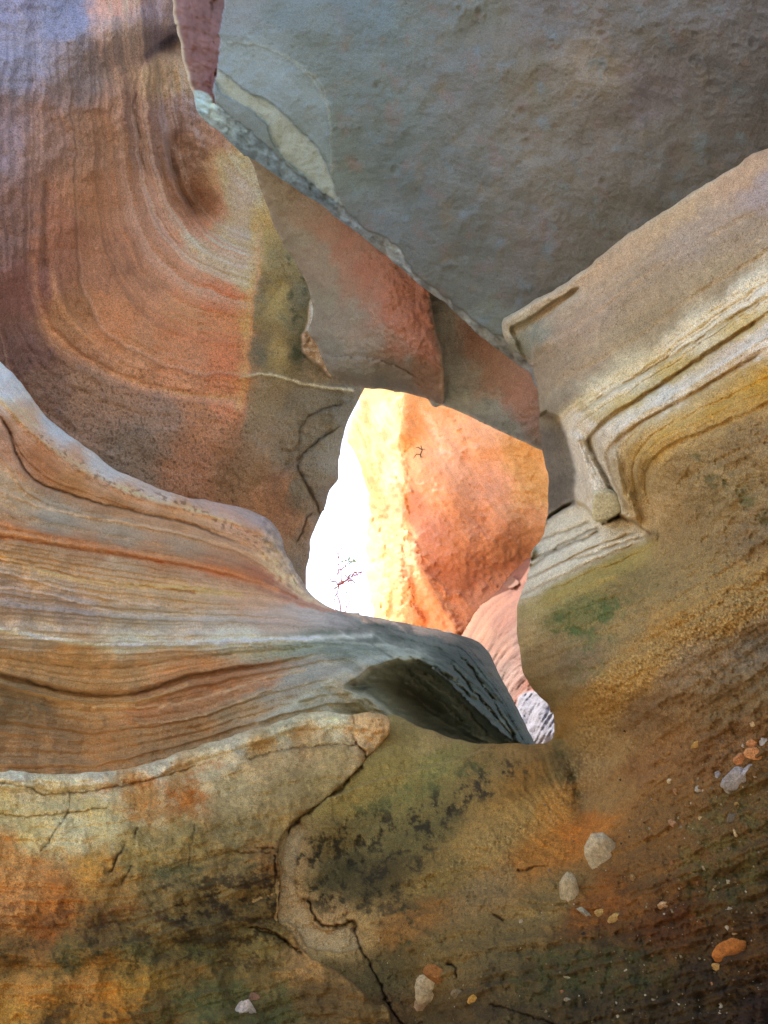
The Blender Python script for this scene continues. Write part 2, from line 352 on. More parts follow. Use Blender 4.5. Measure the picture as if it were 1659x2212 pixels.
    # wet brown blotches low on the wall
    C = mixc(C, '63492f', area([(470, 980), (520, 930), (540, 980), (500, 1060), (460, 1050)], X, Y, 20, 14) * .45); C = mixc(C, 'a06c42', area([(540, 1060), (600, 1070), (640, 1150), (600, 1180), (560, 1110)], X, Y, 20, 14) * .4)
    # drip stains
    stain = sstep(.05, .5, fbm(X, Y, 26, 4, 77, sx=1, ang=0) + .35 * fbm(X, Y, 18, 3, 71)) * area([(610, 560), (660, 570), (668, 640), (650, 720), (690, 800), (640, 830), (625, 780), (620, 680)], X, Y, 10)
    C = mixc(C, '3f4630', stain * .75)
    d, sd, t = line([(548, 480), (548, 560), (540, 640), (532, 740), (528, 830), (515, 880)], X, Y, 60, wob=5)
    C = mixc(C, 'd09048', np.exp(-(d / 8) ** 2) * .5)
    # pale seam
    d, sd, t = line([(522, 815), (560, 808), (600, 812), (640, 825), (700, 836), (760, 842)], X, Y, 30, wob=3)
    C = mixc(C, 'b9ac86', np.exp(-(d / 3.2) ** 2) * (.75 + .5 * fbm(X, Y, 9, 2, 3))); D = D - .02 * np.exp(-(d / 5) ** 2)
    # cracks
    for pts, a, wd in [([(735, 875), (700, 885), (665, 905), (650, 930), (648, 975)], .10, 4), ([(715, 935), (680, 960), (652, 990), (650, 1020), (672, 1060), (692, 1110)], .14, 4),
                       ([(610, 560), (612, 600), (590, 640), (560, 680)], .05, 2.5), ([(652, 990), (620, 1010), (590, 1050)], .05, 3), ([(180, 860), (250, 875), (330, 905)], .02, 3),
                       ([(640, 1170), (655, 1130), (672, 1110)], .14, 5), ([(340, 700), (390, 650), (430, 600)], .02, 2.5), ([(108, 262), (150, 250), (195, 238)], .02, 2.5)]:
        d, sd, t = line(pts, X, Y, 40, wob=4); wd *= .5 * (.5 + .8 * sstep(0, .4, t) * sstep(1, .6, t)); D = D + a * .2 * np.exp(-(d / wd) ** 2) + a * .3 * (sd > 0) * np.exp(-d / 22)
        C = mixc(C, '40352a', np.exp(-(d / wd) ** 2) * min(.28, a * 4))
    # pale broken wedge behind the hanging block, sliver beside it painted as sunlit
    m = area([(660, 712), (650, 745), (664, 770), (690, 790), (712, 812), (712, 780), (690, 730)], X, Y, 3, 4); C = mixc(C, 'c2a07e', m * (.75 + .25 * fbm(X, Y, 8, 3, 1))); D = D - .12 * m * (1 + .5 * fbm(X, Y, 14, 3, 2))
    m = area([(668, 655), (676, 650), (676, 690), (666, 715), (660, 712), (666, 690)], X, Y, 2, 1); C = mixc(C, 'dcb98e', m); D = D - .1 * m
    # dark specks
    sp = sstep(.42, .62, fbm(X, Y, 7, 2, 91, sx=.6)) * sstep(700, 850, Y) * sstep(640, 480, X); C = mixc(C, '54453c', sp * .55); D = D + .01 * sp
    for hx, hy, hr, hc in [(360, 95, 26, '4a5a8c'), (430, 430, 30, '74503c')]:
        C = mixc(C, hc, np.exp(-(((X - hx) / hr) ** 2 + ((Y - hy) / hr) ** 2)) * .2)
    return D, C
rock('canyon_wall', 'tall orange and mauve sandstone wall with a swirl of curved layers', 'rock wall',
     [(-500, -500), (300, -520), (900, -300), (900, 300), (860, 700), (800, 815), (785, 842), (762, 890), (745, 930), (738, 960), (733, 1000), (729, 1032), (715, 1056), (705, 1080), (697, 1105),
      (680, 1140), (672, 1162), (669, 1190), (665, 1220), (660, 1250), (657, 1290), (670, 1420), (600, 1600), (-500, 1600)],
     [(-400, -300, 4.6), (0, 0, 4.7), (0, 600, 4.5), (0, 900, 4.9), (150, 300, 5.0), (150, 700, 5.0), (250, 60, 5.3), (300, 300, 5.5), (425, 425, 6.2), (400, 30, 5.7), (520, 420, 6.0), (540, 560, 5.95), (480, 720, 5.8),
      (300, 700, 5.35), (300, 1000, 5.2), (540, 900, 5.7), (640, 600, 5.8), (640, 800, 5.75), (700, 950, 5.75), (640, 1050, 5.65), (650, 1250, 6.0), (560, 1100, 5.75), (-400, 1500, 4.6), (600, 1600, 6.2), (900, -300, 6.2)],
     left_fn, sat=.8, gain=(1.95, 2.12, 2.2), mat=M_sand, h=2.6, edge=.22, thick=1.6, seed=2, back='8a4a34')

# ================================================================== far sunlit wall
def far_fn(X, Y, S, D):
    st = fbm(X, Y, 60, 5, 3, sx=7, ang=62)
    D = D + .05 * fbm(X, Y, 80, 5, 31) + .025 * st + .006 * fbm(X, Y, 12, 3, 33)
    # rounded nose that hangs over the left side
    q = sdf(smooth_poly([(790, 800), (900, 800), (905, 930), (890, 962), (860, 975), (838, 968), (826, 940), (800, 880)], 4), X, Y)
    D = D - .55 * sstep(-4, 40, q) 
    for pts, a, wd in [([(905, 850), (950, 960), (980, 1120), (1000, 1260)], -.05, 30), ([(940, 850), (1010, 980), (1040, 1150)], .05, 26), ([(1040, 880), (1095, 1030), (1075, 1190)], -.07, 36), ([(880, 1180), (930, 1270), (985, 1360)], -.16, 16), ([(868, 1180), (905, 1290), (930, 1370)], .14, 12), ([(865, 960), (868, 1080), (862, 1200)], -.12, 12), ([(830, 1120), (845, 1220), (850, 1330)], .15, 16)]:
        d, sd, t = line(pts, X, Y, 110, wob=6); D = D + a * np.exp(-(d / wd) ** 2)
    # right hand bulge and its ragged lower left rim
    q = sdf(smooth_poly([(925, 960), (1000, 880), (1300, 850), (1300, 1200), (1120, 1225), (1040, 1262), (1000, 1278), (950, 1240), (915, 1190), (885, 1130), (878, 1060)], 4), X + 6 * fbm(X, Y, 20, 3, 2), Y)
    D = D - .42 * sstep(-6, 110, q)
    C = zones([(790, 860, 'd89858'), (830, 900, 'e4c078'), (800, 960, 'dcb868'), (850, 950, 'e0a468'), (880, 900, 'e0a068'), (950, 890, 'dc9c66'), (1050, 930, 'd89868'), (1140, 990, 'cf9a5c'), (1160, 1060, 'c99556'),
               (950, 960, 'de9e70'), (1000, 1000, 'd59468'), (1060, 1050, 'd08f68'), (930, 1050, 'd08452'), (900, 1100, 'b8724c'), (930, 1150, 'a8674a'), (960, 1220, 'ad6a48'), (1000, 1250, 'b57452'), (1050, 1150, 'c68660'), (1100, 1180, 'bf8054'), (1150, 1130, 'bd8150'),
               (840, 1050, 'e0b078'), (815, 1060, 'd2a04a'), (860, 1150, 'e3a468'), (810, 1200, 'e0bc6c'), (830, 1280, 'e0b868'), (880, 1230, 'dd8f58'), (920, 1300, 'e08c54'), (970, 1330, 'd98a58'), (860, 1300, 'dca058'),
               (1050, 1280, 'c07d58'), (1120, 1240, 'b5714c')], X, Y, 14, 4, 15, 40)
    C = C * (1 + .16 * st + .14 * fbm(X, Y, 26, 5, 5, .6, 5, 60) + .12 * fbm(X, Y, 9, 3, 6, .6, 7, 58))[:, None]
    pk = sstep(.25, .6, fbm(X, Y, 8, 3, 61)) * area([(880, 1080), (1000, 1100), (1120, 1150), (1080, 1220), (1000, 1275), (930, 1220), (890, 1150)], X, Y, 25); C = mixc(C, '9a5e40', pk * .35); D = D + .012 * pk
    for pts, cc, wd, a in [([(910, 870), (935, 920), (955, 970)], 'f0c8a0', 7, .5), ([(780, 1000), (800, 1040), (815, 1075)], 'b08838', 8, .8), ([(845, 1330), (850, 1200), (862, 1100), (868, 1000)], 'd27c44', 5, .5), ([(905, 1330), (880, 1240), (868, 1180)], 'b96c40', 2.5, .6)]:
        d, sd, t = line(pts, X, Y, 40, wob=5); C = mixc(C, cc, np.exp(-(d / wd) ** 2) * a); D = D + .03 * np.exp(-(d / wd) ** 2)
    bl = sstep(.1, .45, fbm(X, Y, 22, 4, 19, sx=1.8, ang=70)) * area([(770, 860), (880, 960), (870, 1200), (800, 1150), (770, 1000)], X, Y, 12); C = mixc(C, 'c27a3c', bl * .8)
    for poly, cc, a in [([(772, 862), (790, 930), (795, 1000), (815, 1078), (826, 1060), (808, 1000), (800, 940), (800, 880)], 'b87a30', .8), ([(820, 1050), (868, 1052), (872, 1120), (862, 1185), (845, 1200), (828, 1130)], 'c67a40', .65), ([(800, 1080), (830, 1100), (845, 1200), (835, 1230), (812, 1150)], 'c98848', .5), ([(848, 1230), (880, 1200), (930, 1330), (860, 1350)], 'cf7a44', .6)]:
        m = area(poly, X, Y, 5, 9, sc=18); C = mixc(C, cc, m * a * sstep(-.5, .2, fbm(X, Y, 14, 4, 23, .65)))
    C = mixc(C, 'a8603c', area([(885, 1070), (905, 1080), (930, 1150), (990, 1230), (1040, 1240), (1010, 1278), (950, 1245), (912, 1190), (886, 1130)], X, Y, 10, 10) * .5)
    C = mixc(C, 'b8843c', area([(1080, 940), (1160, 970), (1180, 1080), (1150, 1060), (1110, 1010)], X, Y, 20, 12) * .5)
    return D, C
rock('far_canyon_wall', 'bright orange sunlit rock wall seen through the gap between the boulders', 'rock wall',
     [(770, 600), (1500, 600), (1500, 1900), (840, 1900), (822, 1500), (808, 1330), (798, 1280), (794, 1248), (790, 1209), (789, 1170), (795, 1130), (797, 1090), (790, 1048), (781, 1020), (771, 994), (757, 965), (747, 945), (753, 919), (770, 880), (776, 850)],
     [(770, 600, 13), (1500, 600, 11), (1300, 900, 11), (850, 900, 12.9), (760, 960, 14.8), (800, 1100, 14.5), (845, 1100, 13.4), (880, 1050, 12.4), (1000, 1000, 12.0), (1150, 1000, 11.9), (810, 1250, 14.2), (860, 1250, 12.8), (890, 1250, 12.4), (1000, 1250, 12.1), (1000, 1400, 12.1), (1500, 1900, 10), (840, 1900, 13)],
     far_fn, sat=.88, gain=(1.24, 1.3, 1.3), mat=M_far, h=2.2, edge=.7, thick=3.0, jit=4, seed=4)

# ================================================================== pinkish wall lower in the gap
def inner_fn(X, Y, S, D):
    s = curves_tps([(0, [(990, 1400), (1040, 1310), (1120, 1255), (1200, 1240)]), (2, [(1050, 1430), (1080, 1380), (1140, 1330), (1200, 1310)]), (4, [(1080, 1500), (1110, 1450), (1170, 1420)]), (6, [(1120, 1560), (1140, 1510), (1200, 1470)])])(X, Y)
    st = n1(s * 2.2, 5, 4, .65)
    st2 = fbm(X, Y, 16, 4, 8, sx=6, ang=118)
    D = D + .03 * st + .03 * st2 + .04 * fbm(X, Y, 40, 4, 3)
    C = zones([(1060, 1290, 'bd8060'), (1120, 1270, 'a96a52'), (1030, 1360, 'c08a66'), (1090, 1340, 'a76c52'), (1120, 1380, 'a07868'), (1100, 1450, 'b59384'), (1130, 1440, 'ac8070'), (1150, 1480, 'a55f3e'), (1090, 1400, 'b07c60')], X, Y, 8, 4, 3, 30)
    st3 = fbm(X, Y, 7, 3, 12, sx=9, ang=118); st4 = n1(s * 6.5 + .3 * st2, 15, 3, .7); C = C * (1 + .2 * st + .22 * st4 + .2 * st3)[:, None]; C = mixc(C, 'c8b8ac', sstep(.2, .7, st4) * .5 * sstep(1330, 1400, Y)); C = mixc(C, '8a4a30', sstep(.25, .7, -st4) * .3); D = D + .012 * st4
    m = area([(1115, 1520), (1150, 1492), (1190, 1510), (1230, 1540), (1230, 1640), (1140, 1640)], X, Y, 3, 4); C = mixc(C, hexc('b4b9cc') * (1 + .12 * st3[:, None]), m); D = D - .05 * m  # slab at the foot, its bluish light painted into the colour
    d, sd, t = line([(1055, 1345), (1085, 1305), (1120, 1275)], X, Y, 30); D = D + .03 * np.exp(-(d / 6) ** 2)
    m = area([(1085, 1255), (1110, 1245), (1120, 1262), (1095, 1272)], X, Y, 2, 3); D = D - .15 * m; C = mixc(C, 'a8765c', m)
    return D, C
rock('inner_canyon_wall', 'pinkish striped rock wall low in the gap beside the dark dome', 'rock wall',
     [(960, 1420), (985, 1395), (1010, 1350), (1035, 1312), (1075, 1275), (1110, 1235), (1160, 1200), (1320, 1150), (1400, 1250), (1400, 1900), (1000, 1900)],
     [(960, 1420, 10.5), (1035, 1312, 10.6), (1110, 1240, 10.3), (1200, 1250, 8.5), (1100, 1400, 9.0), (1160, 1560, 7.5), (1400, 1300, 8), (1000, 1900, 7.5), (1400, 1900, 6)],
     inner_fn, gain=(.44, .40, .36), mat=M_far, h=2.2, edge=.5, thick=2.0, jit=3, seed=6)

# ================================================================== hanging blocks under the slab
def hangb_fn(X, Y, S, D):
    D = D + .03 * fbm(X, Y, 70, 5, 41) + .006 * fbm(X, Y, 12, 3, 42)
    q = Y - np.interp(X, [900, 985, 1040, 1100, 1155], [835, 862, 885, 912, 935]); D = D + .3 * sstep(0, 60, q) * sstep(0, 60, q)
    C = zones([(965, 700, '9c8878'), (975, 800, '93867c'), (1000, 700, 'a07260'), (1040, 740, '95604a'), (1090, 770, '8f6350'), (1010, 800, '8c7a70'), (1060, 830, '8f6b5a'), (1120, 850, '8c543c'), (1140, 900, '7c5244'), (1050, 880, '76706c'), (1100, 930, '6f6c68'), (990, 860, '80786e')], X, Y, 16, 4, 9, 40)
    C = C * (1 + .08 * fbm(X, Y, 30, 4, 1))[:, None]
    m = area([(1010, 690), (1060, 735), (1120, 770), (1150, 800), (1150, 900), (1120, 895), (1090, 850), (1060, 840), (1040, 800), (1005, 770)], X, Y, 14, 16); C = mixc(C, '9a5c40', m * .5); D = D + .02 * m
    ch = fbm(X, Y, 12, 3, 190); rim = np.exp(-(S / 5) ** 2) * sstep(-.5, .3, ch); C = mixc(C, 'b0a08c', rim * .55); D = D + .02 * np.exp(-(S / 8) ** 2) * ch
    return D, C
rock('wedged_block', 'grey and rust coloured rock block hanging beside the right rock wall', 'boulder',
     [(930, 560), (1250, 620), (1300, 900), (1230, 990), (1157, 965), (1100, 940), (1040, 912), (985, 885), (955, 876), (925, 862), (900, 700)],
     [(930, 560, 3.75), (960, 660, 3.9), (1150, 800, 3.6), (1155, 960, 3.75), (960, 870, 4.0), (1050, 800, 3.95), (1300, 900, 3.5)],
     hangb_fn, sat=.62, gain=(2.15, 2.6, 2.7), mat=M_smooth, h=2.6, edge=.12, thick=.9, seed=9, jit=2)
def hanga_fn(X, Y, S, D):
    D = D + .03 * fbm(X, Y, 90, 4, 51) + .007 * fbm(X, Y, 11, 3, 52) + .01 * fbm(X, Y, 26, 3, 53, sx=2, ang=60)
    q = Y - np.interp(X, [660, 720, 785, 860, 945], [770, 790, 800, 810, 840]); D = D + .28 * sstep(0, 55, q) ** 1.5
    D = D - .12 * np.exp(-((X - (800 + (Y - 600) * .6)) / 90) ** 2) * sstep(420, 560, Y) * sstep(860, 760, Y)
    C = zones([(570, 380, '93836a'), (600, 440, '8f8068'), (640, 520, '8e8570'), (660, 450, '957a62'), (700, 560, '8f8272'), (700, 500, 'a0704f'), (740, 520, 'a36444'), (800, 590, 'a45c3c'), (860, 620, 'a65836'), (900, 680, 'a45636'), (920, 760, '9d5538'), (860, 720, 'a0583a'), (840, 670, 'a35a3b'),
               (780, 620, 'a06a50'), (760, 680, '867c6e'), (700, 650, '858070'), (720, 740, '7f7c70'), (800, 740, '8a7a6c'), (780, 800, '78776e'), (860, 810, '7c7066'), (920, 820, '8c6450'), (840, 835, '6c6c66')], X, Y, 24, 3, 19, 50)
    C = C * (1 + .07 * fbm(X, Y, 30, 4, 1))[:, None]
    d, sd, t = line([(932, 640), (940, 700), (953, 760), (956, 810), (955, 860)], X, Y, 30, wob=3); C = mixc(C, 'b08a72', np.exp(-(d / 5) ** 2) * .8)
    d, sd, t = line([(840, 835), (900, 825), (930, 850), (950, 868)], X, Y, 30, wob=3); D = D + .02 * np.exp(-(d / 3) ** 2)
    d, sd, t = line([(705, 768), (760, 772), (830, 780), (890, 810)], X, Y, 40, wob=3); D = D + .03 * (sd < 0) * np.exp(-d / 14)
    ch = fbm(X, Y, 12, 3, 190); rim = np.exp(-(S / 5) ** 2) * sstep(-.5, .3, ch); C = mixc(C, 'b0a08c', rim * .55); D = D + .02 * np.exp(-(S / 8) ** 2) * ch
    return D, C
rock('hanging_block', 'smooth grey boulder with a rust orange stain hanging over the gap', 'boulder',
     [(540, 300), (552, 370), (565, 410), (580, 455), (598, 500), (620, 537), (642, 572), (656, 600), (668, 632), (677, 660), (673, 690), (666, 716), (686, 748), (700, 780), (712, 808), (742, 826), (785, 838), (840, 843), (890, 852), (925, 862), (957, 874),
      (962, 840), (958, 790), (950, 740), (938, 690), (930, 640), (925, 540), (700, 260)],
     [(540, 300, 4.0), (600, 500, 4.4), (680, 660, 4.3), (712, 800, 4.2), (800, 600, 3.9), (800, 750, 3.9), (930, 640, 3.7), (955, 860, 3.85), (850, 840, 4.0), (700, 260, 3.8), (925, 540, 3.7)],
     hanga_fn, sat=.6, gain=(1.42, 1.5, 1.42), mat=M_smooth, h=2.6, edge=lambda X, Y: np.where(X > 900, .05, .12), thick=.9, seed=10, jit=2)

# ================================================================== big grey slab
inner_rim = [(478, -60), (486, 0), (476, 80), (470, 150), (463, 213), (500, 252), (560, 300), (600, 338), (650, 383), (720, 433), (745, 452), (790, 495), (832, 512), (868, 545), (892, 588), (940, 624), (1000, 673), (1050, 713), (1100, 735), (1160, 770)]
def slab_fn(X, Y, S, D):
    d, sd, t = line(inner_rim, X, Y, 260, wob=4, seed=8)
    P = smooth_poly(inner_rim, 4, False)
    out = sdf(np.array([(100, -700)] + [tuple(q) for q in P] + [(1160, 1200), (100, 1200)]), X + 4 * fbm(X, Y, 22, 3, 8), Y + 4 * fbm(X, Y, 22, 3, 58))
    red = (out > 0) & (Y < 214 + (X - 430) * .3); m_out = sstep(-1.5, 2.5, out)
    rough = fbm(X, Y, 14, 4, 61, sx=2.2, ang=38)
    # rim falls away behind the face
    D = D + m_out * (.06 + np.maximum(out, 0) * .0060) + m_out * .035 * rough
    # face: soft undulation, pocks and small bumps
    D = D + (1 - m_out) * (.022 * fbm(X, Y, 170, 3, 62) + .0062 * fbm(X, Y, 44, 5, 63, .6) + .0014 * fbm(X, Y, 10, 3, 64))
    rr = random.Random(4)
    for i in range(150):
        px, py, r = rr.uniform(520, 1640), rr.uniform(0, 650), rr.choice((3, 4, 5, 5, 7, 10)); e = rr.uniform(.6, 1.6); a = rr.uniform(.001, .004) * r / 5
        m = (np.abs(X - px) < 4 * r) & (np.abs(Y - py) < 4 * r)
        if m.any():
            q = ((X[m] - px) / (r * e)) ** 2 + ((Y[m] - py) / r) ** 2; D[m] += a * (np.exp(-q) - .5 * np.exp(-(np.sqrt(q) - 1.5) ** 2 * 3))
    D = D + .016 * np.exp(-(((X - 1265) / 38) ** 2 + ((Y - 130) / 38) ** 2)) - .004 * np.exp(-((np.hypot(X - 1265, Y - 130) - 48) / 9) ** 2)
    C = zones([(500, 30, '7a8285'), (620, 30, '6e7c80'), (800, 40, '68777c'), (1000, 40, '6e7472'), (1200, 40, '706f70'), (1400, 40, '727274'), (1620, 40, '706f74'), (560, 120, '7e8c90'), (680, 180, '6c7876'), (800, 200, '6a7472'), (1000, 200, '707270'), (1150, 160, '747066'),
               (1265, 130, '8a8278'), (1400, 200, '757076'), (1600, 200, '737276'), (700, 330, '6b7670'), (860, 350, '66706f'), (1000, 380, '6c706e'), (1150, 330, '78736a'), (1300, 330, '75706a'), (1450, 320, '74716d'), (1600, 300, '6f6d6c'), (850, 500, '6a7070'), (1000, 530, '6c6f6c'), (1150, 520, '736d68'), (1300, 450, '6e6a62'),
               (1000, 620, '696b66'), (1150, 620, '6a6660'), (1080, 700, '74786f')], X, Y, 45, 3.2, 25, 120)
    C = C * (1 + .08 * fbm(X, Y, 70, 5, 26) + .04 * fbm(X, Y, 14, 3, 27) + .05 * fbm(X, Y, 60, 4, 28, sx=5, ang=30))[:, None]
    for cc, sdd in (('7b7264', 31), ('6f7f88', 35), ('7a6a66', 39)):
        C = mixc(C, cc, sstep(.25, .8, fbm(X, Y, 55, 4, sdd)) * .5 * (1 - m_out) * sstep(620, 900, X + .3 * Y))
    # pale scar beside the rim and the thin crack lines round it
    m = area([(468, 150), (500, 172), (540, 203), (572, 214), (602, 236), (642, 276), (682, 315), (702, 350), (717, 392), (727, 436), (690, 408), (640, 366), (604, 330), (584, 300), (577, 270), (548, 242), (520, 226), (490, 208), (468, 190)], X, Y, 2, 3)
    C = mixc(C, 'a3aca2', m * .85); D = D + .03 * m + .006 * m * fbm(X, Y, 30, 4, 180)
    m2 = area([(474, 82), (490, 90), (560, 98), (630, 130), (680, 170), (705, 220), (712, 290), (716, 370), (700, 340), (660, 285), (600, 232), (560, 205), (500, 168), (470, 145)], X, Y, 12, 10)
    C = mixc(C, '87969a', m2 * .5); D = D + .008 * m2
    for pts in ([(490, 92), (560, 98), (630, 130), (690, 175), (708, 230), (716, 300), (714, 380), (735, 440)], [(640, 140), (680, 180), (712, 240)], [(690, 340), (712, 385), (728, 440)]):
        d2, s2, t2 = line(pts, X, Y, 20, wob=4); C = mixc(C, 'a3a692', np.exp(-(d2 / 2.0) ** 2) * .35); D = D - .003 * np.exp(-(d2 / 3) ** 2)
    # rim crust colours and the reddish upper side
    crust = zones([(440, 215, 'a5bcb8'), (470, 240, '9db0b0'), (540, 310, '76888c'), (600, 350, '7d8e92'), (680, 415, '728287'), (760, 480, '848f92'), (860, 560, '949a96'), (900, 600, '8a8f8c'), (960, 650, '8f918c'), (1050, 725, '9a9a92'), (1120, 775, '908a80')], X, Y, 10, 3, 4, 20)
    crust = crust * 1.3 * (1 + .5 * rough + .22 * fbm(X, Y, 5, 2, 65))[:, None]
    C = mixc(C, crust, m_out)
    redc = zones([(390, 20, '8a6a66'), (430, 40, '75544f'), (470, 20, '6d5250'), (430, 120, '7c5852'), (410, 160, '8a675c'), (460, 170, '6a4540')], X, Y, 10, 3, 6, 20) * (1 + .28 * fbm(X, Y, 12, 5, 66, .6, 3, 85))[:, None]
    C = mixc(C, redc, red * m_out); D = D + .03 * (red * m_out) * fbm(X, Y, 14, 4, 67, .5, 2.5, 85)
    C = mixc(C, 'd8c6a6', red * np.exp(-(S / 5) ** 2)); C = mixc(C, 'b4cfca', area([(418, 196), (440, 198), (458, 214), (452, 232), (430, 226)], X, Y, 3, 3) * .8)
    return D, C
rock('chockstone', 'huge smooth blue grey boulder jammed across the top of the canyon', 'boulder',
     [(340, -500), (372, 0), (380, 50), (395, 120), (405, 170), (420, 212), (430, 248), (455, 270), (490, 300), (530, 335), (560, 354), (610, 387), (660, 422), (710, 457), (760, 494), (800, 527), (845, 562), (880, 592), (915, 622), (960, 655), (1010, 702), (1060, 742),
      (1100, 772), (1140, 803), (1200, 850), (1500, 850), (2300, 500), (2300, -600), (1200, -650)],
     [(380, -300, 3.5), (400, 100, 3.55), (480, 250, 3.55), (700, 430, 3.5), (1000, 680, 3.4), (1150, 800, 3.35), (800, 200, 3.15), (1200, 200, 2.75), (1200, 500, 2.95), (1659, 320, 2.75), (1659, 0, 2.4), (1000, -300, 2.7), (2300, 400, 2.2), (2200, -500, 1.9), (1500, 850, 3.2)],
     slab_fn, gain=(.88, 1.04, 1.24), mat=M_slab, h=2.6, edge=.05, thick=1.5, seed=12, jit=3)

# ================================================================== layered ledge with the dark dome
ledge_top = [(-500, 520), (-200, 640), (0, 783), (40, 822), (60, 847), (100, 900), (150, 940), (200, 975), (240, 1010), (300, 1037), (360, 1062), (410, 1076), (440, 1079), (480, 1088), (530, 1098), (578, 1120), (598, 1142), (610, 1166), (619, 1200), (630, 1216), (646, 1246), (670, 1281), (695, 1303),
             (740, 1320), (790, 1331), (860, 1343), (920, 1355), (985, 1371), (1030, 1385), (1056, 1411), (1076, 1450), (1096, 1490), (1117, 1530), (1137, 1570), (1156, 1610)]
LC = [(0, ledge_top), (1, [(-500, 600), (0, 860), (60, 920), (130, 985), (200, 1030), (300, 1075), (400, 1100), (500, 1125), (560, 1150), (600, 1185), (640, 1260), (700, 1308), (860, 1348), (1000, 1382), (1080, 1470), (1156, 1612)]),
      (2, [(-500, 700), (0, 908), (20, 940), (40, 990), (60, 1022), (100, 1052), (200, 1082), (300, 1107), (400, 1130), (460, 1152), (520, 1170), (560, 1200), (600, 1235), (660, 1292), (760, 1330), (900, 1360), (1000, 1390), (1080, 1480), (1150, 1612)]),
      (4, [(-500, 1060), (0, 1145), (100, 1165), (200, 1180), (300, 1195), (400, 1215), (500, 1238), (560, 1258), (620, 1283), (700, 1318), (850, 1352), (1000, 1396), (1080, 1490), (1145, 1612)]),
      (6, [(-500, 1150), (0, 1220), (100, 1238), (200, 1258), (300, 1272), (400, 1284), (500, 1292), (600, 1302), (700, 1326), (850, 1358), (1000, 1402), (1080, 1500), (1140, 1612)]),
      (9, [(-500, 1350), (0, 1385), (200, 1390), (400, 1390), (600, 1385), (760, 1380), (860, 1385), (960, 1410), (1040, 1470), (1100, 1545), (1135, 1612)]),
      (12, [(-500, 1430), (0, 1455), (60, 1470), (130, 1490), (200, 1500), (280, 1498), (340, 1482), (400, 1462), (500, 1444), (600, 1431), (700, 1414), (800, 1405), (880, 1410), (960, 1440), (1030, 1500), (1090, 1570), (1125, 1612)]),
      (14, [(-500, 1500), (0, 1530), (200, 1565), (400, 1545), (500, 1512), (560, 1490), (700, 1455), (800, 1430), (900, 1440), (980, 1490), (1060, 1570), (1110, 1614)]),
      (18, [(-500, 1700), (0, 1690), (200, 1680), (400, 1625), (600, 1565), (710, 1540), (830, 1542), (1000, 1610), (1100, 1640)])]
def col_field(curves, X, Y):
    """layer number between traced layer lines"""
    ys = []; prev = None; gxx = np.arange(-520, 1200, 4.0)
    for s, c in curves:
        c = np.array(c, float); y = np.interp(gxx, c[:, 0], c[:, 1]); kx = np.exp(-np.linspace(-2, 2, 11) ** 2); y = np.convolve(np.pad(y, 5, mode='edge'), kx / kx.sum(), 'valid')
        if prev is not None: y = np.maximum(y, prev + 1.5)
        ys.append(y); prev = y
    out = np.full(X.shape, float(curves[0][0])); out = curves[0][0] + (Y - np.interp(X, gxx, ys[0])) * .02
    for i in range(len(curves) - 1):
        ya = np.interp(X, gxx, ys[i]); yb = np.interp(X, gxx, ys[i + 1]); t = (Y - ya) / (yb - ya)
        out = np.where(Y > ya, curves[i][0] + np.clip(t, 0, 1.0) * (curves[i + 1][0] - curves[i][0]), out)
    return out
dark_face = [(745, 1482), (775, 1462), (800, 1442), (850, 1424), (895, 1428), (930, 1443), (965, 1470), (1005, 1510), (1050, 1552), (1105, 1600), (1150, 1625), (1000, 1650), (900, 1600), (840, 1545), (800, 1512), (770, 1497)]
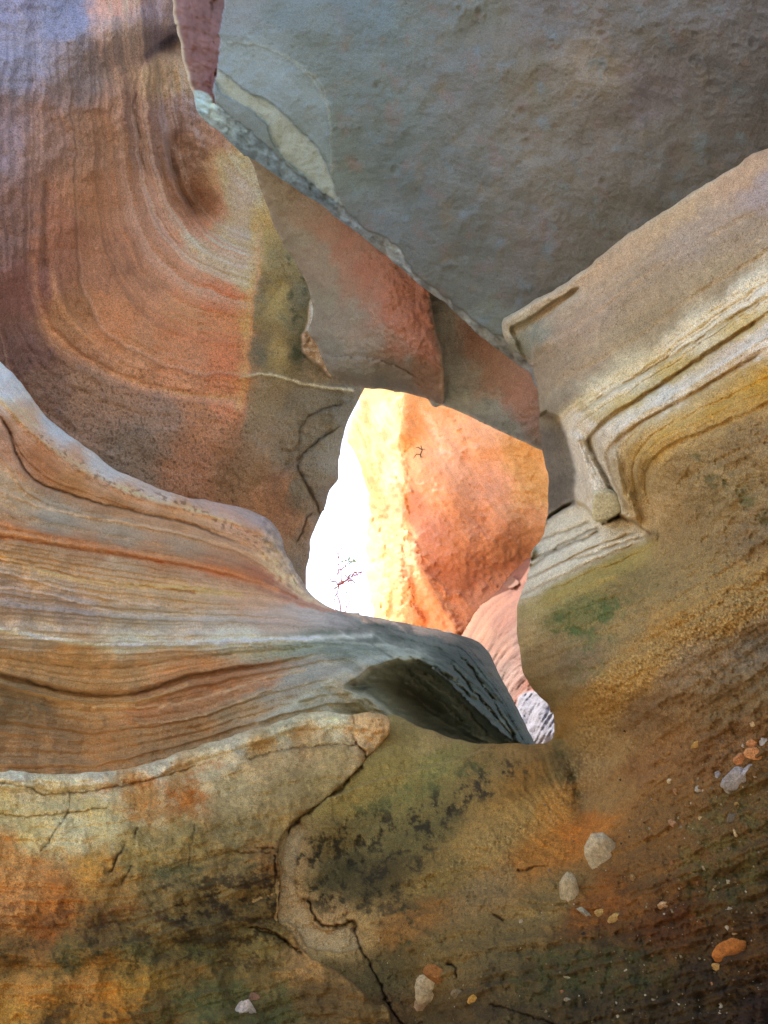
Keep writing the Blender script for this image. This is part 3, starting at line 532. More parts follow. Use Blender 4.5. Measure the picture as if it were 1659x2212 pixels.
def ledge_fn(X, Y, S, D):
    s = col_field(LC, X, Y + 3.5 * fbm(X, Y, 60, 4, 71)); s0 = s
    dome = sstep(620, 860, X)
    lay = n1(s * .9, 13, 3, .6); fine = n1(s * 3.4, 17, 3, .7); vf = n1(s * 9, 18, 2, .7)
    rough = fbm(X, Y, 16, 4, 72, sx=3.5, ang=8)
    D = D + (1 - dome) * (.032 * lay + .014 * fine + .005 * vf) + .02 * fbm(X, Y, 70, 4, 73) + .008 * rough * (1 + 1.2 * dome)
    # top shelf leans back
    D = D + .10 * sstep(1.0, .0, s) * sstep(640, 560, X)
    # hollow under the upper crust on the left
    d, sd, t = line([(0, 900), (20, 940), (36, 985), (58, 1022), (100, 1052), (200, 1084), (300, 1108), (400, 1131), (470, 1156), (540, 1185)], X, Y, 90, wob=2, seed=3)
    D = D + .09 * (sd < 0) * np.exp(-d / 34) * sstep(.0, .08, t) * sstep(1, .8, t) + .02 * np.exp(-(d / 2.6) ** 2)
    crackA = np.exp(-(d / 2.6) ** 2) * sstep(1, .85, t)
    d, sd, t = line([(0, 1455), (60, 1470), (130, 1490), (200, 1500), (280, 1498), (340, 1482), (400, 1462), (500, 1444), (600, 1431), (700, 1414)], X, Y, 90, wob=2, seed=4)
    D = D + .05 * (sd > 0) * np.exp(-d / 16) * sstep(1, .7, t); crackB = np.exp(-(d / 5) ** 2) * sstep(1, .6, t)
    # dome
    dd = fbm(X, Y, 20, 5, 74, sx=4, ang=28); D = D + dome * .035 * dd + dome * .03 * n1(s * 1.3, 75, 3)
    q = sdf(smooth_poly(dark_face, 4), X + 3 * fbm(X, Y, 30, 3, 5), Y + 3 * fbm(X, Y, 30, 3, 6)); m = sstep(-2, 16, q)
    D = D + m * (.28 + .5 * sstep(0, 90, q)) - .06 * np.exp(-(np.minimum(q, 0) / 22) ** 2) * (q < 0)
    # colours
    C = zones([(10, 820, 'b4c4d6'), (120, 930, 'aab8cc'), (230, 1010, 'b0b4bc'), (330, 1055, 'b4a8a4'), (480, 1095, 'ab9a9c'), (570, 1130, '988c92'), (60, 900, 'b8977c'), (150, 990, 'b58f72'), (280, 1065, 'bd9474'), (420, 1110, 'b8906e'), (540, 1160, 'b0886c'),  # blue-white shelf top: skylight sheen put into the zone colours
               (10, 960, 'a8806a'), (90, 990, 'a06a42'), (160, 1040, 'a0703f'), (260, 1080, 'a3764c'), (380, 1110, 'a87c54'), (30, 1060, 'a38c72'), (120, 1110, '8d8478'), (250, 1150, '8f8070'), (400, 1180, '97806c'), (500, 1210, '97745c'), (560, 1240, '935f48'), (600, 1190, '9a8c7c'), (612, 1240, 'b8a284'), (640, 1275, 'b39a80'), (600, 1160, '6d6f74'),
               (30, 1155, 'a07c5c'), (200, 1180, '9e7858'), (350, 1205, 'a37a58'), (480, 1235, 'b07048'), (50, 1195, 'a0866c'), (250, 1230, 'a8927c'), (450, 1262, 'b0937c'), (80, 1235, 'a38c74'), (250, 1268, 'a88e70'), (400, 1282, 'ab9070'), (550, 1290, 'ac8a70'), (650, 1300, 'a27868'),
               (30, 1290, '8c807e'), (150, 1320, '90878a'), (300, 1350, '97928e'), (450, 1350, 'a49c98'), (600, 1340, 'a08e84'), (680, 1330, '9c9492'), (730, 1340, '8a8888'), (100, 1375, 'a69e98'), (300, 1385, 'c0c0b8'), (500, 1380, 'b8b4a8'), (150, 1410, 'b09068'), (350, 1410, 'b09478'), (550, 1400, '9f9a88'),
               (50, 1440, 'a68c6c'), (250, 1460, 'a08462'), (420, 1440, 'a87c54'), (200, 1520, 'a88a64'), (30, 1520, '80715c'), (350, 1520, '9c7250'), (480, 1480, '9f7250'), (560, 1470, 'a37a5c'), (100, 1600, '93795c'), (250, 1600, '96744e'), (400, 1580, '98754f'), (530, 1530, '968064'), (600, 1500, '8e877a'), (650, 1460, '8f908a'), (700, 1500, '8d8a7a'), (780, 1520, '8a8672'),
               (640, 1400, '7d8578'), (720, 1380, '5f6b60'), (800, 1350, '5a625c'), (760, 1400, '6e7a72'), (860, 1380, '56605a'), (850, 1412, '7a847c'), (940, 1390, '59625c'), (1000, 1420, '4f5853'), (1050, 1480, '454d48'), (1100, 1560, '3c4540'), (960, 1440, '5c6660')], X, Y, 9, 4.5, 33, 45, fmap=lambda x, y: (x * .42, col_field(LC, x, y) * 26 + y * .15))
    C = C * (1 + (.16 * lay + .14 * fine + .10 * vf) * (1 - .3 * dome) + .12 * rough)[:, None]
    for pts, cc, wd, a in [([(0, 1235), (100, 1262), (200, 1285), (300, 1305), (420, 1312)], 'c0aca0', 3, .6), ([(0, 1268), (60, 1277), (130, 1290), (200, 1312), (300, 1330), (420, 1325)], 'c4b0a6', 2.6, .7), ([(0, 1362), (80, 1374), (200, 1392), (300, 1393), (420, 1390), (560, 1384), (680, 1378), (800, 1372)], 'd6dad6', 6, .8),
                           ([(0, 1160), (100, 1175), (200, 1192), (300, 1206), (400, 1222), (500, 1246), (580, 1268), (640, 1290)], '8f4f2c', 3, .6), ([(0, 1150), (100, 1166), (200, 1181), (300, 1196), (400, 1215), (500, 1238), (600, 1276)], 'cf8e58', 6, .5), ([(0, 1060), (100, 1098), (200, 1118), (300, 1135), (400, 1155), (480, 1175), (560, 1205)], 'c4a484', 3.5, .6),
                           ([(0, 1203), (75, 1228), (150, 1247), (225, 1258), (325, 1267), (425, 1272), (520, 1284)], 'c8a058', 6, .65), ([(0, 1131), (100, 1156), (225, 1181), (350, 1211), (475, 1226), (560, 1250)], 'a8663c', 9, .55), ([(0, 1210), (100, 1230), (200, 1252), (300, 1266), (420, 1280)], '8a5e3a', 2.4, .6), ([(0, 860), (60, 925), (140, 988), (220, 1035), (320, 1075), (430, 1105), (520, 1135)], 'd8b48c', 4, .5),
                           ([(430, 1075), (520, 1120), (560, 1150)], 'b78058', 9, .3), ([(200, 1530), (350, 1525), (480, 1495), (560, 1470), (660, 1445)], 'b8a284', 3, .6), ([(300, 1565), (420, 1550), (520, 1515), (600, 1480)], 'b59c80', 2.5, .5), ([(560, 1560), (640, 1520), (700, 1480), (760, 1440), (840, 1418), (900, 1420)], 'a8b0a8', 8, .5),
                           ([(700, 1385), (800, 1392), (880, 1402), (960, 1430)], 'a2aaa2', 3, .5), ([(0, 1420), (100, 1436), (200, 1445), (300, 1440), (400, 1420), (500, 1412)], '7b6244', 2.2, .6), ([(0, 1475), (130, 1512), (200, 1524), (290, 1518), (400, 1482)], 'b8a078', 5, .5)]:
        d, sd, t = line(pts, X, Y, 30, wob=3, seed=int(wd * 10)); mm = np.exp(-(d / wd) ** 2); C = mixc(C, cc, mm * a * (.8 + .5 * fbm(X, Y, 30, 3, int(a * 100), sx=4))); D = D + (-.012 if cc > 'a' else .012) * mm
    C = mixc(C, '4c3424', crackA * .6); C = mixc(C, '5d4128', crackB * .5)
    # speckled crust along the shelf edge
    d, sd, t = line([(60, 920), (140, 985), (250, 1050), (380, 1085), (480, 1130), (580, 1180)], X, Y, 40)
    C = mixc(C, '6d4c38', np.exp(-(d / 14) ** 2) * sstep(.15, .45, fbm(X, Y, 7, 3, 81, sx=2, ang=25)) * .7)
    # pale and dark streaks on the dome
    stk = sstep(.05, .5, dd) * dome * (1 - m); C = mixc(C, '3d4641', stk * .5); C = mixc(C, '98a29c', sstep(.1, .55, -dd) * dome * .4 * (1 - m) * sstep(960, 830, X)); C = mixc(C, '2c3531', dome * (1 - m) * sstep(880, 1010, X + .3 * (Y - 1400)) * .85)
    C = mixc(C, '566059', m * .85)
    for pts in ([(930, 1448), (990, 1505), (1050, 1580)], [(880, 1445), (940, 1500), (1000, 1560)], [(980, 1440), (1030, 1500), (1080, 1560), (1120, 1605)], [(1000, 1420), (1050, 1490), (1110, 1590)], [(900, 1425), (960, 1455), (1010, 1500)]):
        d, sd, t = line(pts, X, Y, 30, wob=4); D = D + .05 * np.exp(-(d / 3) ** 2) + .035 * (sd > 0) * np.exp(-d / 12)
        C = mixc(C, '6f7a70', (sd < 0) * np.exp(-(d / 4) ** 2) * .4)
    # broken end of the upper crust
    bl = area([(560, 1118), (600, 1140), (618, 1190), (640, 1235), (690, 1300), (640, 1280), (590, 1235), (560, 1190)], X, Y, 6, 6); D = D + bl * .05 * fbm(X, Y, 22, 4, 85); C = mixc(C, C * (1 + .4 * fbm(X, Y, 14, 4, 86))[:, None], bl)
    return D, C
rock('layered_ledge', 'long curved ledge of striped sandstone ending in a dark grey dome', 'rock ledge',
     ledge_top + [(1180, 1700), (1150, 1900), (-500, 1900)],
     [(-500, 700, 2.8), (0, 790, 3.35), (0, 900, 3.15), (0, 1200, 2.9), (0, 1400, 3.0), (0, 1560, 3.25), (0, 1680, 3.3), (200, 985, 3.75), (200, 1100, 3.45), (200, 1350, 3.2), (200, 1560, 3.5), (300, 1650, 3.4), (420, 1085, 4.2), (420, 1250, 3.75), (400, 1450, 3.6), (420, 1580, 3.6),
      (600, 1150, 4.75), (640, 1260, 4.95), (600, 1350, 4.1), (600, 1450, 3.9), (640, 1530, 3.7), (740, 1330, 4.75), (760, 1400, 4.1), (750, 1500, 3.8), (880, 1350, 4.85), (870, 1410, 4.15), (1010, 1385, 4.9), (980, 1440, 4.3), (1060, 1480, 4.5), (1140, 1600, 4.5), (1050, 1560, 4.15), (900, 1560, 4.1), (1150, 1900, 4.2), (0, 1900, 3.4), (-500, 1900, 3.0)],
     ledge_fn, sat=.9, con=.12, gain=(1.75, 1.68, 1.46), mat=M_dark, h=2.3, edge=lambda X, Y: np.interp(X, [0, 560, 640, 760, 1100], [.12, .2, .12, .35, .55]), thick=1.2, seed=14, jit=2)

LOWD = [(-500, 1700, 2.0), (0, 1680, 2.4), (0, 1760, 2.3), (0, 2000, 2.05), (0, 2212, 1.85), (200, 1680, 2.5), (300, 1850, 2.2), (300, 2100, 1.95), (450, 1640, 2.65), (600, 1570, 2.8), (600, 1700, 2.5), (600, 1900, 2.2), (590, 2050, 2.1), (720, 1545, 2.9), (720, 1680, 2.6), (830, 1570, 2.85), (700, 2110, 1.98), (500, 2200, 1.85), (800, 2200, 1.82), (900, 2700, 1.5), (-500, 2700, 1.5)]
low_depth = TPS(LOWD)
# ================================================================== right rock wall, continuous with the bottom centre
RS = curves_tps([(0, [(1085, 690), (1150, 650), (1240, 600), (1350, 510), (1530, 390), (1700, 290)]), (1.5, [(1150, 715), (1250, 650), (1400, 540), (1550, 450), (1700, 375)]), (3.9, [(1240, 1070), (1238, 1020), (1222, 950), (1205, 905), (1260, 860), (1330, 820), (1400, 780), (1480, 720), (1560, 665), (1700, 575)]),
                 (5.2, [(1335, 1120), (1322, 1040), (1290, 985), (1268, 935), (1340, 880), (1450, 810), (1550, 740), (1700, 640)]), (7.2, [(1405, 1155), (1372, 1080), (1370, 1010), (1400, 960), (1450, 925), (1550, 880), (1700, 805)]),
                 (4.2, [(1178, 1135), (1220, 1105), (1268, 1088)]), (5.4, [(1140, 1235), (1230, 1182), (1330, 1132)]), (7.6, [(1115, 1300), (1250, 1240), (1400, 1180)]),
                 (11, [(1130, 1450), (1300, 1370), (1500, 1270), (1700, 1150)]), (14, [(1240, 1680), (1330, 1600), (1500, 1490), (1700, 1370)]), (18, [(640, 1850), (850, 1770), (1050, 1720), (1250, 1850), (1500, 1750), (1700, 1650)]), (16, [(850, 1600), (1000, 1620), (1150, 1625)]), (23, [(700, 2150), (1000, 2050), (1300, 2010), (1700, 1900)])], 2e-3)
RIGHTD = [(1100, 700, 3.15), (1150, 800, 3.0), (1240, 610, 2.85), (1450, 450, 2.5), (1659, 320, 2.2), (1250, 720, 2.7), (1400, 600, 2.45), (1659, 450, 2.05), (1210, 890, 2.65), (1400, 780, 2.3), (1659, 600, 1.95), (1170, 960, 2.95), (1200, 1060, 2.95), (1290, 940, 2.35), (1450, 850, 2.08), (1659, 740, 1.8), (1270, 1060, 2.5), (1340, 1080, 2.3),
      (1400, 960, 2.02), (1659, 830, 1.72), (1400, 1150, 2.2), (1500, 1050, 1.88), (1659, 1050, 1.65), (1180, 1160, 2.75), (1140, 1240, 2.7), (1130, 1350, 2.6), (1250, 1250, 2.3), (1300, 1350, 2.1), (1450, 1300, 1.8), (1659, 1350, 1.6), (1140, 1460, 2.62), (1190, 1560, 2.7), (1250, 1500, 2.15), (1400, 1550, 1.85), (1659, 1550, 1.55), (1250, 1690, 2.3), (1150, 1640, 2.6), (1155, 1610, 2.75),
      (1000, 1620, 2.8), (860, 1580, 2.95), (850, 1700, 2.6), (700, 1800, 2.55), (1050, 1750, 2.3), (1250, 1850, 1.95), (1000, 1950, 2.0), (1350, 1750, 1.9), (1659, 1800, 1.5), (620, 1790, 2.42), (615, 1900, 2.27), (640, 2000, 2.2), (700, 2080, 2.05), (690, 1735, 2.58), (790, 1640, 2.78), (800, 2200, 1.85), (1200, 2150, 1.55), (1659, 2212, 1.3), (450, 1850, 2.75), (450, 2200, 2.5), (2300, 2700, 1.0), (320, 2700, 2.2), (2300, 100, 1.3), (2300, 1300, 1.2)]
TPS_R = TPS(RIGHTD)
def right_fn(X, Y, S, D):
    wx = X + 5 * fbm(X, Y, 50, 4, 91); wy = Y + 5 * fbm(X, Y, 50, 4, 92); s = RS(wx, wy)
    upper = sstep(8.6, 7.4, s); lay = n1(s * 1.6, 93, 3, .6); fine = n1(s * 6, 94, 3, .7)
    low = 1 - upper
    D = D + upper * (.35 + .65 * sstep(1.2, 3.6, s)) * (.024 * lay + .008 * fine) + low * (.012 * lay) + .02 * fbm(X, Y, 110, 4, 95) + low * (.012 * fbm(X, Y, 60, 5, 96) + .0022 * fbm(X, Y, 11, 3, 97)) + .001 * fbm(X, Y, 8, 3, 98)
    # recess column behind the folded nose
    rec = area([(1130, 800), (1152, 720), (1190, 780), (1207, 895), (1224, 950), (1243, 1020), (1246, 1085), (1215, 1105), (1176, 1128), (1150, 1130), (1100, 1000)], X, Y, 5, 2)
    rim = area([(1210, 905), (1245, 880), (1300, 1000), (1300, 1060), (1250, 1085), (1243, 1020), (1224, 950)], X, Y, 10, 3)
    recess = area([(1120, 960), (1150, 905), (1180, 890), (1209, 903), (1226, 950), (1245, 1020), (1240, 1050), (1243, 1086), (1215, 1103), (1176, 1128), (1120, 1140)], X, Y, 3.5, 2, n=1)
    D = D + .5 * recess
    # thin lip hanging off the top left corner
    d, sd, t = line([(1105, 770), (1090, 725), (1092, 700), (1150, 662), (1240, 606), (1290, 565)], X, Y, 50, wob=2); lip = np.exp(-(d / 12) ** 2)
    D = D - .03 * lip
    pocket = area([(1112, 735), (1105, 708), (1140, 690), (1215, 640), (1250, 625), (1190, 680), (1155, 712), (1148, 745), (1150, 785), (1125, 760)], X, Y, 4, 2); D = D + .06 * pocket
    # grooves between the bands, turning down at the nose
    for pts, a, wd, cc in [([(1335, 1110), (1312, 1040), (1283, 985), (1275, 945), (1330, 895), (1420, 838), (1520, 770), (1659, 680)], .05, 5, '7d6c4e'), ([(1365, 1120), (1330, 1050), (1310, 990), (1330, 955), (1400, 905), (1500, 850), (1600, 790), (1659, 755)], .035, 4, '8a7455'),
                       ([(1240, 900), (1300, 858), (1380, 812), (1460, 765), (1560, 700), (1659, 640)], .03, 4, '94835c'), ([(1140, 1228), (1200, 1190), (1270, 1160), (1300, 1140)], .05, 3.5, '5c5240'), ([(1120, 1290), (1200, 1250), (1300, 1205), (1390, 1168)], .02, 3, '8a6e48'), ([(1132, 1180), (1180, 1162), (1230, 1145), (1278, 1126)], .04, 3, '7a705c'), ([(1120, 1214), (1177, 1197), (1230, 1168), (1300, 1136)], .05, 3.2, '504838'), ([(1110, 1262), (1180, 1232), (1248, 1197), (1310, 1172), (1385, 1145)], .035, 3, '7a6648'), ([(1225, 1212), (1300, 1190), (1360, 1168), (1412, 1156)], .03, 3, '80684a'),
                       ([(1300, 1130), (1336, 1112), (1322, 1080)], .10, 3.5, '3c3428'), ([(1336, 1112), (1380, 1135), (1410, 1158)], .06, 3, '6e5540'), ([(1175, 1125), (1215, 1098), (1246, 1085)], .10, 4, '4c463c')]:
        d, sd, t = line(pts, X, Y, 40, wob=2.5, seed=int(pts[0][0])); e = np.exp(-(d / wd) ** 2) * sstep(0, .05, t) * sstep(1, .93, t); D = D + a * .6 * e
        rock_lines.append((e, cc))
    for pts, a, wd in [([(1262, 925), (1290, 985), (1318, 1045), (1336, 1105)], .07, 11), ([(1240, 925), (1262, 1000), (1280, 1065)], -.06, 13), ([(1320, 960), (1340, 1040), (1368, 1115)], -.05, 13), ([(1400, 985), (1390, 1060), (1410, 1140)], .04, 20)]:
        d, sd, t = line(pts, X, Y, 60, wob=3, seed=int(wd)); D = D + a * np.exp(-(d / wd) ** 2) * sstep(0, .2, t)
    # notch under the nose: the step carries on lower and deeper
    step = area([(1120, 1290), (1140, 1235), (1178, 1130), (1246, 1085), (1300, 1130), (1336, 1112), (1400, 1155), (1412, 1180), (1380, 1215), (1250, 1260)], X, Y, 4, 2); D = D + .15 * step * sstep(1300, 1120, Y + .4 * (X - 1250))
    # vertical crease and the bulge beside it
    d, sd, t = line([(1215, 1600), (1235, 1650), (1255, 1700), (1262, 1760), (1255, 1820)], X, Y, 120, wob=3); D = D + .10 * np.exp(-(d / 22) ** 2) * sstep(1, .5, t)
    dj, sj, tj = line([(842, 1560), (815, 1620), (790, 1638), (775, 1660), (740, 1692), (690, 1736), (650, 1762), (622, 1790), (604, 1820), (602, 1870), (606, 1920), (602, 1985), (660, 2060), (715, 2090), (770, 2130), (850, 2225)], X, Y, 240, wob=0)
    mj = sstep(190, 40, dj) * sstep(1590, 1680, Y); D = D * (1 - mj) + mj * (low_depth(X, Y) + .03 + .3 * np.maximum(D - TPS_R(X, Y), -.03))
    # thin plate seam across the bottom centre
    d, sd, t = line([(700, 1730), (800, 1690), (900, 1665), (1000, 1635), (1050, 1615)], X, Y, 60, wob=3); D = D - .03 * (sd > 0) * np.exp(-d / 30); seam = np.exp(-(d / 2.4) ** 2)
    C = zones([(1100, 700, '9c9c92'), (1130, 740, '808680'), (1200, 640, 'a39a8c'), (1300, 570, 'a4917c'), (1450, 460, 'a8957c'), (1600, 370, 'a68f7a'), (1659, 420, '948a8c'), (1500, 510, '958a80'), (1250, 700, '98897a'), (1400, 620, '928572'), (1600, 500, '8f8272'), (1180, 780, '8f8474'), (1250, 800, '928470'), (1400, 700, '8a7d66'), (1550, 600, '8c7f68'), (1200, 870, '8c8474'), (1185, 950, '6b6660'), (1210, 1050, '5f5a52'), (1190, 1090, '6a5c4c'),
               (1250, 900, 'b0a888'), (1300, 860, 'c2bea8'), (1400, 800, 'bcb498'), (1500, 730, 'c8c4b0'), (1620, 640, 'ccc8b8'), (1350, 870, 'b8a878'), (1450, 800, 'ae9c66'), (1600, 700, 'b4a270'), (1330, 920, 'c6c2b4'), (1450, 850, 'bebab0'), (1600, 760, 'b4aca4'), (1640, 740, 'c0bab0'), (1230, 960, 'b0b0ac'), (1270, 1000, 'bebcb4'), (1300, 1060, 'bcb49c'), (1260, 1060, 'b5ae9a'), (1350, 1060, 'b3a684'), (1370, 1130, 'b09a74'),
               (1380, 930, 'ab9a74'), (1500, 860, 'a89468'), (1620, 800, 'a88c50'), (1450, 930, 'a8905c'), (1400, 970, 'a58c54'), (1550, 880, 'a08448'), (1659, 820, 'a07c30'), (1390, 1040, '9a8862'),
               (1200, 1130, 'b0a68a'), (1180, 1190, 'b2b0a0'), (1250, 1150, 'b8b29a'), (1330, 1160, 'b09c74'), (1160, 1240, 'b6b09c'), (1250, 1210, 'ac9e74'), (1350, 1190, '9e8a54'), (1130, 1300, 'aca280'), (1200, 1270, '8f8450'), (1300, 1240, '8e7c48'), (1125, 1380, 'a5946c'),
               (1480, 1000, '83704c'), (1600, 950, '7c6846'), (1550, 1080, '7f6e4c'), (1450, 1150, '86704a'), (1640, 1150, '77664a'), (1350, 1270, '7c6c44'), (1220, 1330, '6e6c40'), (1280, 1320, '6a6a40'), (1180, 1400, '837250'), (1250, 1430, '76664a'), (1350, 1350, '86724a'), (1500, 1250, '836e46'), (1620, 1270, '8c7244'), (1450, 1350, '927440'), (1560, 1330, '8c6f3e'), (1350, 1460, '93743e'), (1280, 1530, '94743e'), (1180, 1500, '7f704c'), (1640, 1400, '6f6252'), (1500, 1440, '76634a'), (1600, 1500, '6a5a44'), (1400, 1540, '735c40'),
               (1250, 1600, '8e7444'), (1210, 1650, '6e5c36'), (1290, 1640, '8c7550'), (1400, 1650, '7a5c3c'), (1550, 1620, '6c5238'), (1640, 1700, '5f4a2c'), (1300, 1720, '846a44'), (1430, 1760, '6d5230'), (1580, 1780, '604a2c'),
               (870, 1590, '8c8056'), (950, 1600, '9a8a62'), (1100, 1612, '94794c'), (850, 1660, '87794a'), (950, 1640, '847f52'), (760, 1720, '857546'), (1050, 1650, '7a6840'), (900, 1720, '746a40'), (1150, 1680, '86642e'), (1200, 1740, 'a0702c'), (1130, 1760, '9a7c48'), (800, 1780, '6a6140'), (700, 1820, '6e613e'), (900, 1800, '625a38'), (1050, 1820, '887044'), (1240, 1800, '9a6226'), (1180, 1830, '96672c'), (640, 1850, '8e7656'), (625, 1960, '957a58'),
               (720, 1900, '524a2c'), (820, 1900, '54492a'), (680, 2010, '957a58'), (740, 2030, '8e7650'), (950, 1900, '6f5f38'), (1050, 1920, '776446'), (900, 1980, '7c5a30'), (1180, 1950, '75623e'), (1300, 1950, '7e5020'), (1400, 1880, '6c4f2a'), (1450, 2000, '663f16'), (1600, 1900, '5c4a28'), (1640, 2050, '573c18'), (1100, 2050, '625436'), (950, 2060, '6c5a36'), (850, 2100, '564a2c'), (1200, 2100, '584c2c'), (1350, 2100, '544626'), (1500, 2150, '483718'), (1000, 2190, '5a4a2c'), (1250, 2200, '4e4022'), (1640, 2200, '402c10'), (800, 2200, '5c4426'), (700, 2120, '63512e')],
              X, Y, 14, 4.4, 101, 50, fmap=lambda x, y: ((x * .84 - y * .54) * .5, x * .54 + y * .84))
    band = sstep(1.2, 3.6, s); C = C * (1 + upper * (.05 + .08 * band) * (lay + fine) + low * .07 * lay + .10 * fbm(X, Y, 16, 4, 102) + low * .10 * fbm(X, Y, 7, 2, 103))[:, None]
    for pts, cc, wd, a in [([(1205, 905), (1250, 868), (1330, 822), (1400, 785), (1480, 722), (1560, 668), (1659, 602)], 'c8b886', 4, .6), ([(1300, 850), (1345, 838), (1390, 800)], 'cbcac2', 14, .65), ([(1440, 760), (1520, 700), (1600, 655), (1680, 605)], 'cbcac2', 14, .65), ([(1290, 905), (1400, 845), (1500, 785), (1600, 725), (1680, 675)], 'a8904c', 7, .5),
                           ([(1300, 945), (1400, 880), (1500, 820), (1580, 775), (1680, 715)], 'cacac6', 15, .65), ([(1420, 945), (1500, 905), (1580, 860), (1680, 805)], 'a8842c', 14, .45), ([(1225, 940), (1262, 1000), (1290, 1060)], 'c8c8c6', 10, .5), ([(1150, 1225), (1210, 1192), (1280, 1150)], 'cac8bc', 8, .6), ([(1095, 735), (1090, 700), (1150, 660), (1240, 604), (1330, 530), (1450, 448), (1600, 352)], 'b8b0a0', 6, .6),
                           ([(1180, 745), (1300, 665), (1450, 560), (1600, 480)], 'a89c92', 8, .35), ([(1240, 660), (1400, 565), (1560, 480), (1680, 420)], 'a39488', 6, .4), ([(1160, 740), (1152, 770), (1160, 830)], 'aaa294', 3, .4)]:
        d, sd, t = line(pts, X, Y, 50, wob=4, seed=int(wd * 7)); mm = np.exp(-(d / wd) ** 2) * (.75 + .6 * fbm(X, Y, 22, 4, int(wd) + 3, sx=4, ang=-34)); C = mixc(C, cc, mm * a); D = D - .006 * mm
    C = C * (1 + sstep(12, 16, s)[:, None] * np.array([.14, .05, -.2]))
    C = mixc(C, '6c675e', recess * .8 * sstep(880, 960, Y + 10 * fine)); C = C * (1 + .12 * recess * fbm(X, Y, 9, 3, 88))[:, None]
    C = mixc(C, 'cecbc2', area([(1209, 905), (1250, 880), (1290, 930), (1300, 990), (1340, 1060), (1340, 1110), (1300, 1130), (1246, 1086), (1243, 1020), (1226, 950)], X, Y, 7, 5) * .7 * (1 + .25 * fine))
    C = mixc(C, 'd4d2c4', area([(1172, 1135), (1244, 1090), (1300, 1130), (1336, 1116), (1398, 1158), (1330, 1190), (1240, 1235), (1124, 1300), (1140, 1222)], X, Y, 16, 8) * .8 * (1 + .3 * fine))
    C = mixc(C, '94874c', area([(1124, 1305), (1240, 1240), (1400, 1168), (1412, 1190), (1380, 1225), (1260, 1280), (1130, 1340)], X, Y, 10, 8) * .5)
    for e, cc in rock_lines: C = mixc(C, cc, e * .6)
    C = mixc(C, 'a08c5c', seam * .5)
    # lichen and moss
    ms = fbm(X, Y, 34, 5, 111, .62)
    for poly, cc, a, th in [([(1180, 1340), (1300, 1290), (1380, 1310), (1300, 1360), (1220, 1380)], '3c5a30', .75, -.05), ([(1240, 1380), (1330, 1340), (1310, 1420), (1270, 1500), (1240, 1450)], '55663a', .5, 0), ([(1500, 980), (1560, 1020), (1659, 1090), (1659, 1140), (1560, 1080), (1490, 1010)], '4c5230', .7, 0),
                            ([(630, 1830), (760, 1780), (900, 1740), (1000, 1640), (1100, 1640), (1080, 1700), (960, 1790), (900, 1900), (860, 1990), (740, 1980), (640, 1900)], '42381e', .8, .02), ([(640, 1830), (900, 1700), (1100, 1640), (1180, 1620), (1160, 1680), (1000, 1760), (860, 1920), (660, 1960)], '332b18', .75, .15),
                            ([(850, 1990), (900, 1960), (920, 2020), (880, 2050)], '3a4424', .8, 0), ([(760, 1750), (900, 1680), (1060, 1640), (1020, 1680), (860, 1740)], '6c7442', .5, -.2), ([(1480, 1780), (1659, 1700), (1659, 1900), (1500, 1980)], '5c6234', .45, -.1), ([(1100, 2080), (1400, 2040), (1450, 2120), (1200, 2160)], '4f5a2c', .5, -.1), ([(1195, 1600), (1240, 1640), (1250, 1720), (1220, 1700)], '4c5230', .7, 0)]:
        m = area(poly, X, Y, 22, 14, seed=int(a * 77)); C = mixc(C, cc, m * sstep(th - .06, th + .34, ms + .4 * fbm(X, Y, 8, 3, 113, .8)) * a * .85)
    D = D + .006 * sstep(.0, .3, ms) * low
    # gravel grains in the diagonal sandy belt
    gr = area([(1240, 1600), (1260, 1480), (1400, 1380), (1659, 1230), (1700, 1330), (1480, 1420), (1360, 1520), (1300, 1660), (1250, 1740), (1150, 1800), (960, 1880), (900, 1930), (1050, 1800), (1180, 1720)], X, Y, 30, 10)
    gg = fbm(X, Y, 5.5, 2, 121); C = mixc(C, 'b59a66', gr * sstep(.3, .55, gg) * .55); C = mixc(C, '5a4424', gr * sstep(.35, .6, -gg) * .5); D = D - gr * .003 * gg
    # pale flake and cracks low down
    corner_shade = area([(1150, 2040), (1300, 1930), (1500, 1880), (1720, 1840), (1760, 2400), (800, 2400), (950, 2180)], X, Y, 60, 50, sc=90); C = C * (1 - .38 * corner_shade * (.7 + .6 * fbm(X, Y, 40, 4, 175)))[:, None]  # light falloff toward the lower right corner, painted into the rock colour
    fl = area([(627, 1769), (616, 1829), (604, 1949), (603, 1986), (640, 2001), (665, 2044), (740, 2056), (782, 2040), (766, 1998), (730, 2003), (700, 2013), (675, 1992), (655, 1944), (638, 1925), (642, 1850), (655, 1792)], X, Y, 2, 4); C = mixc(C, 'a48a62', fl * .8); D = D + .02 * fl
    for pts, a in [([(668, 1945), (676, 1975), (700, 1998), (735, 2000), (765, 1990), (775, 2040), (810, 2100), (840, 2170), (870, 2212)], .06), ([(965, 2080), (985, 2090), (985, 2110)], .05), ([(1068, 1975), (1085, 1990)], .04), ([(1060, 2170), (1130, 2190), (1200, 2212)], .03), ([(1120, 1880), (1180, 1870)], .03), ([(790, 1640), (740, 1700), (650, 1768), (622, 1800)], .05)]:
        d, sd, t = line(pts, X, Y, 30, wob=5); D = D + a * .4 * np.exp(-(d / 2.2) ** 2) + a * .25 * (sd > 0) * np.exp(-d / 14); C = mixc(C, '2c2114', np.exp(-(d / 2.2) ** 2) * .6)
    return D, C
rock_lines = []
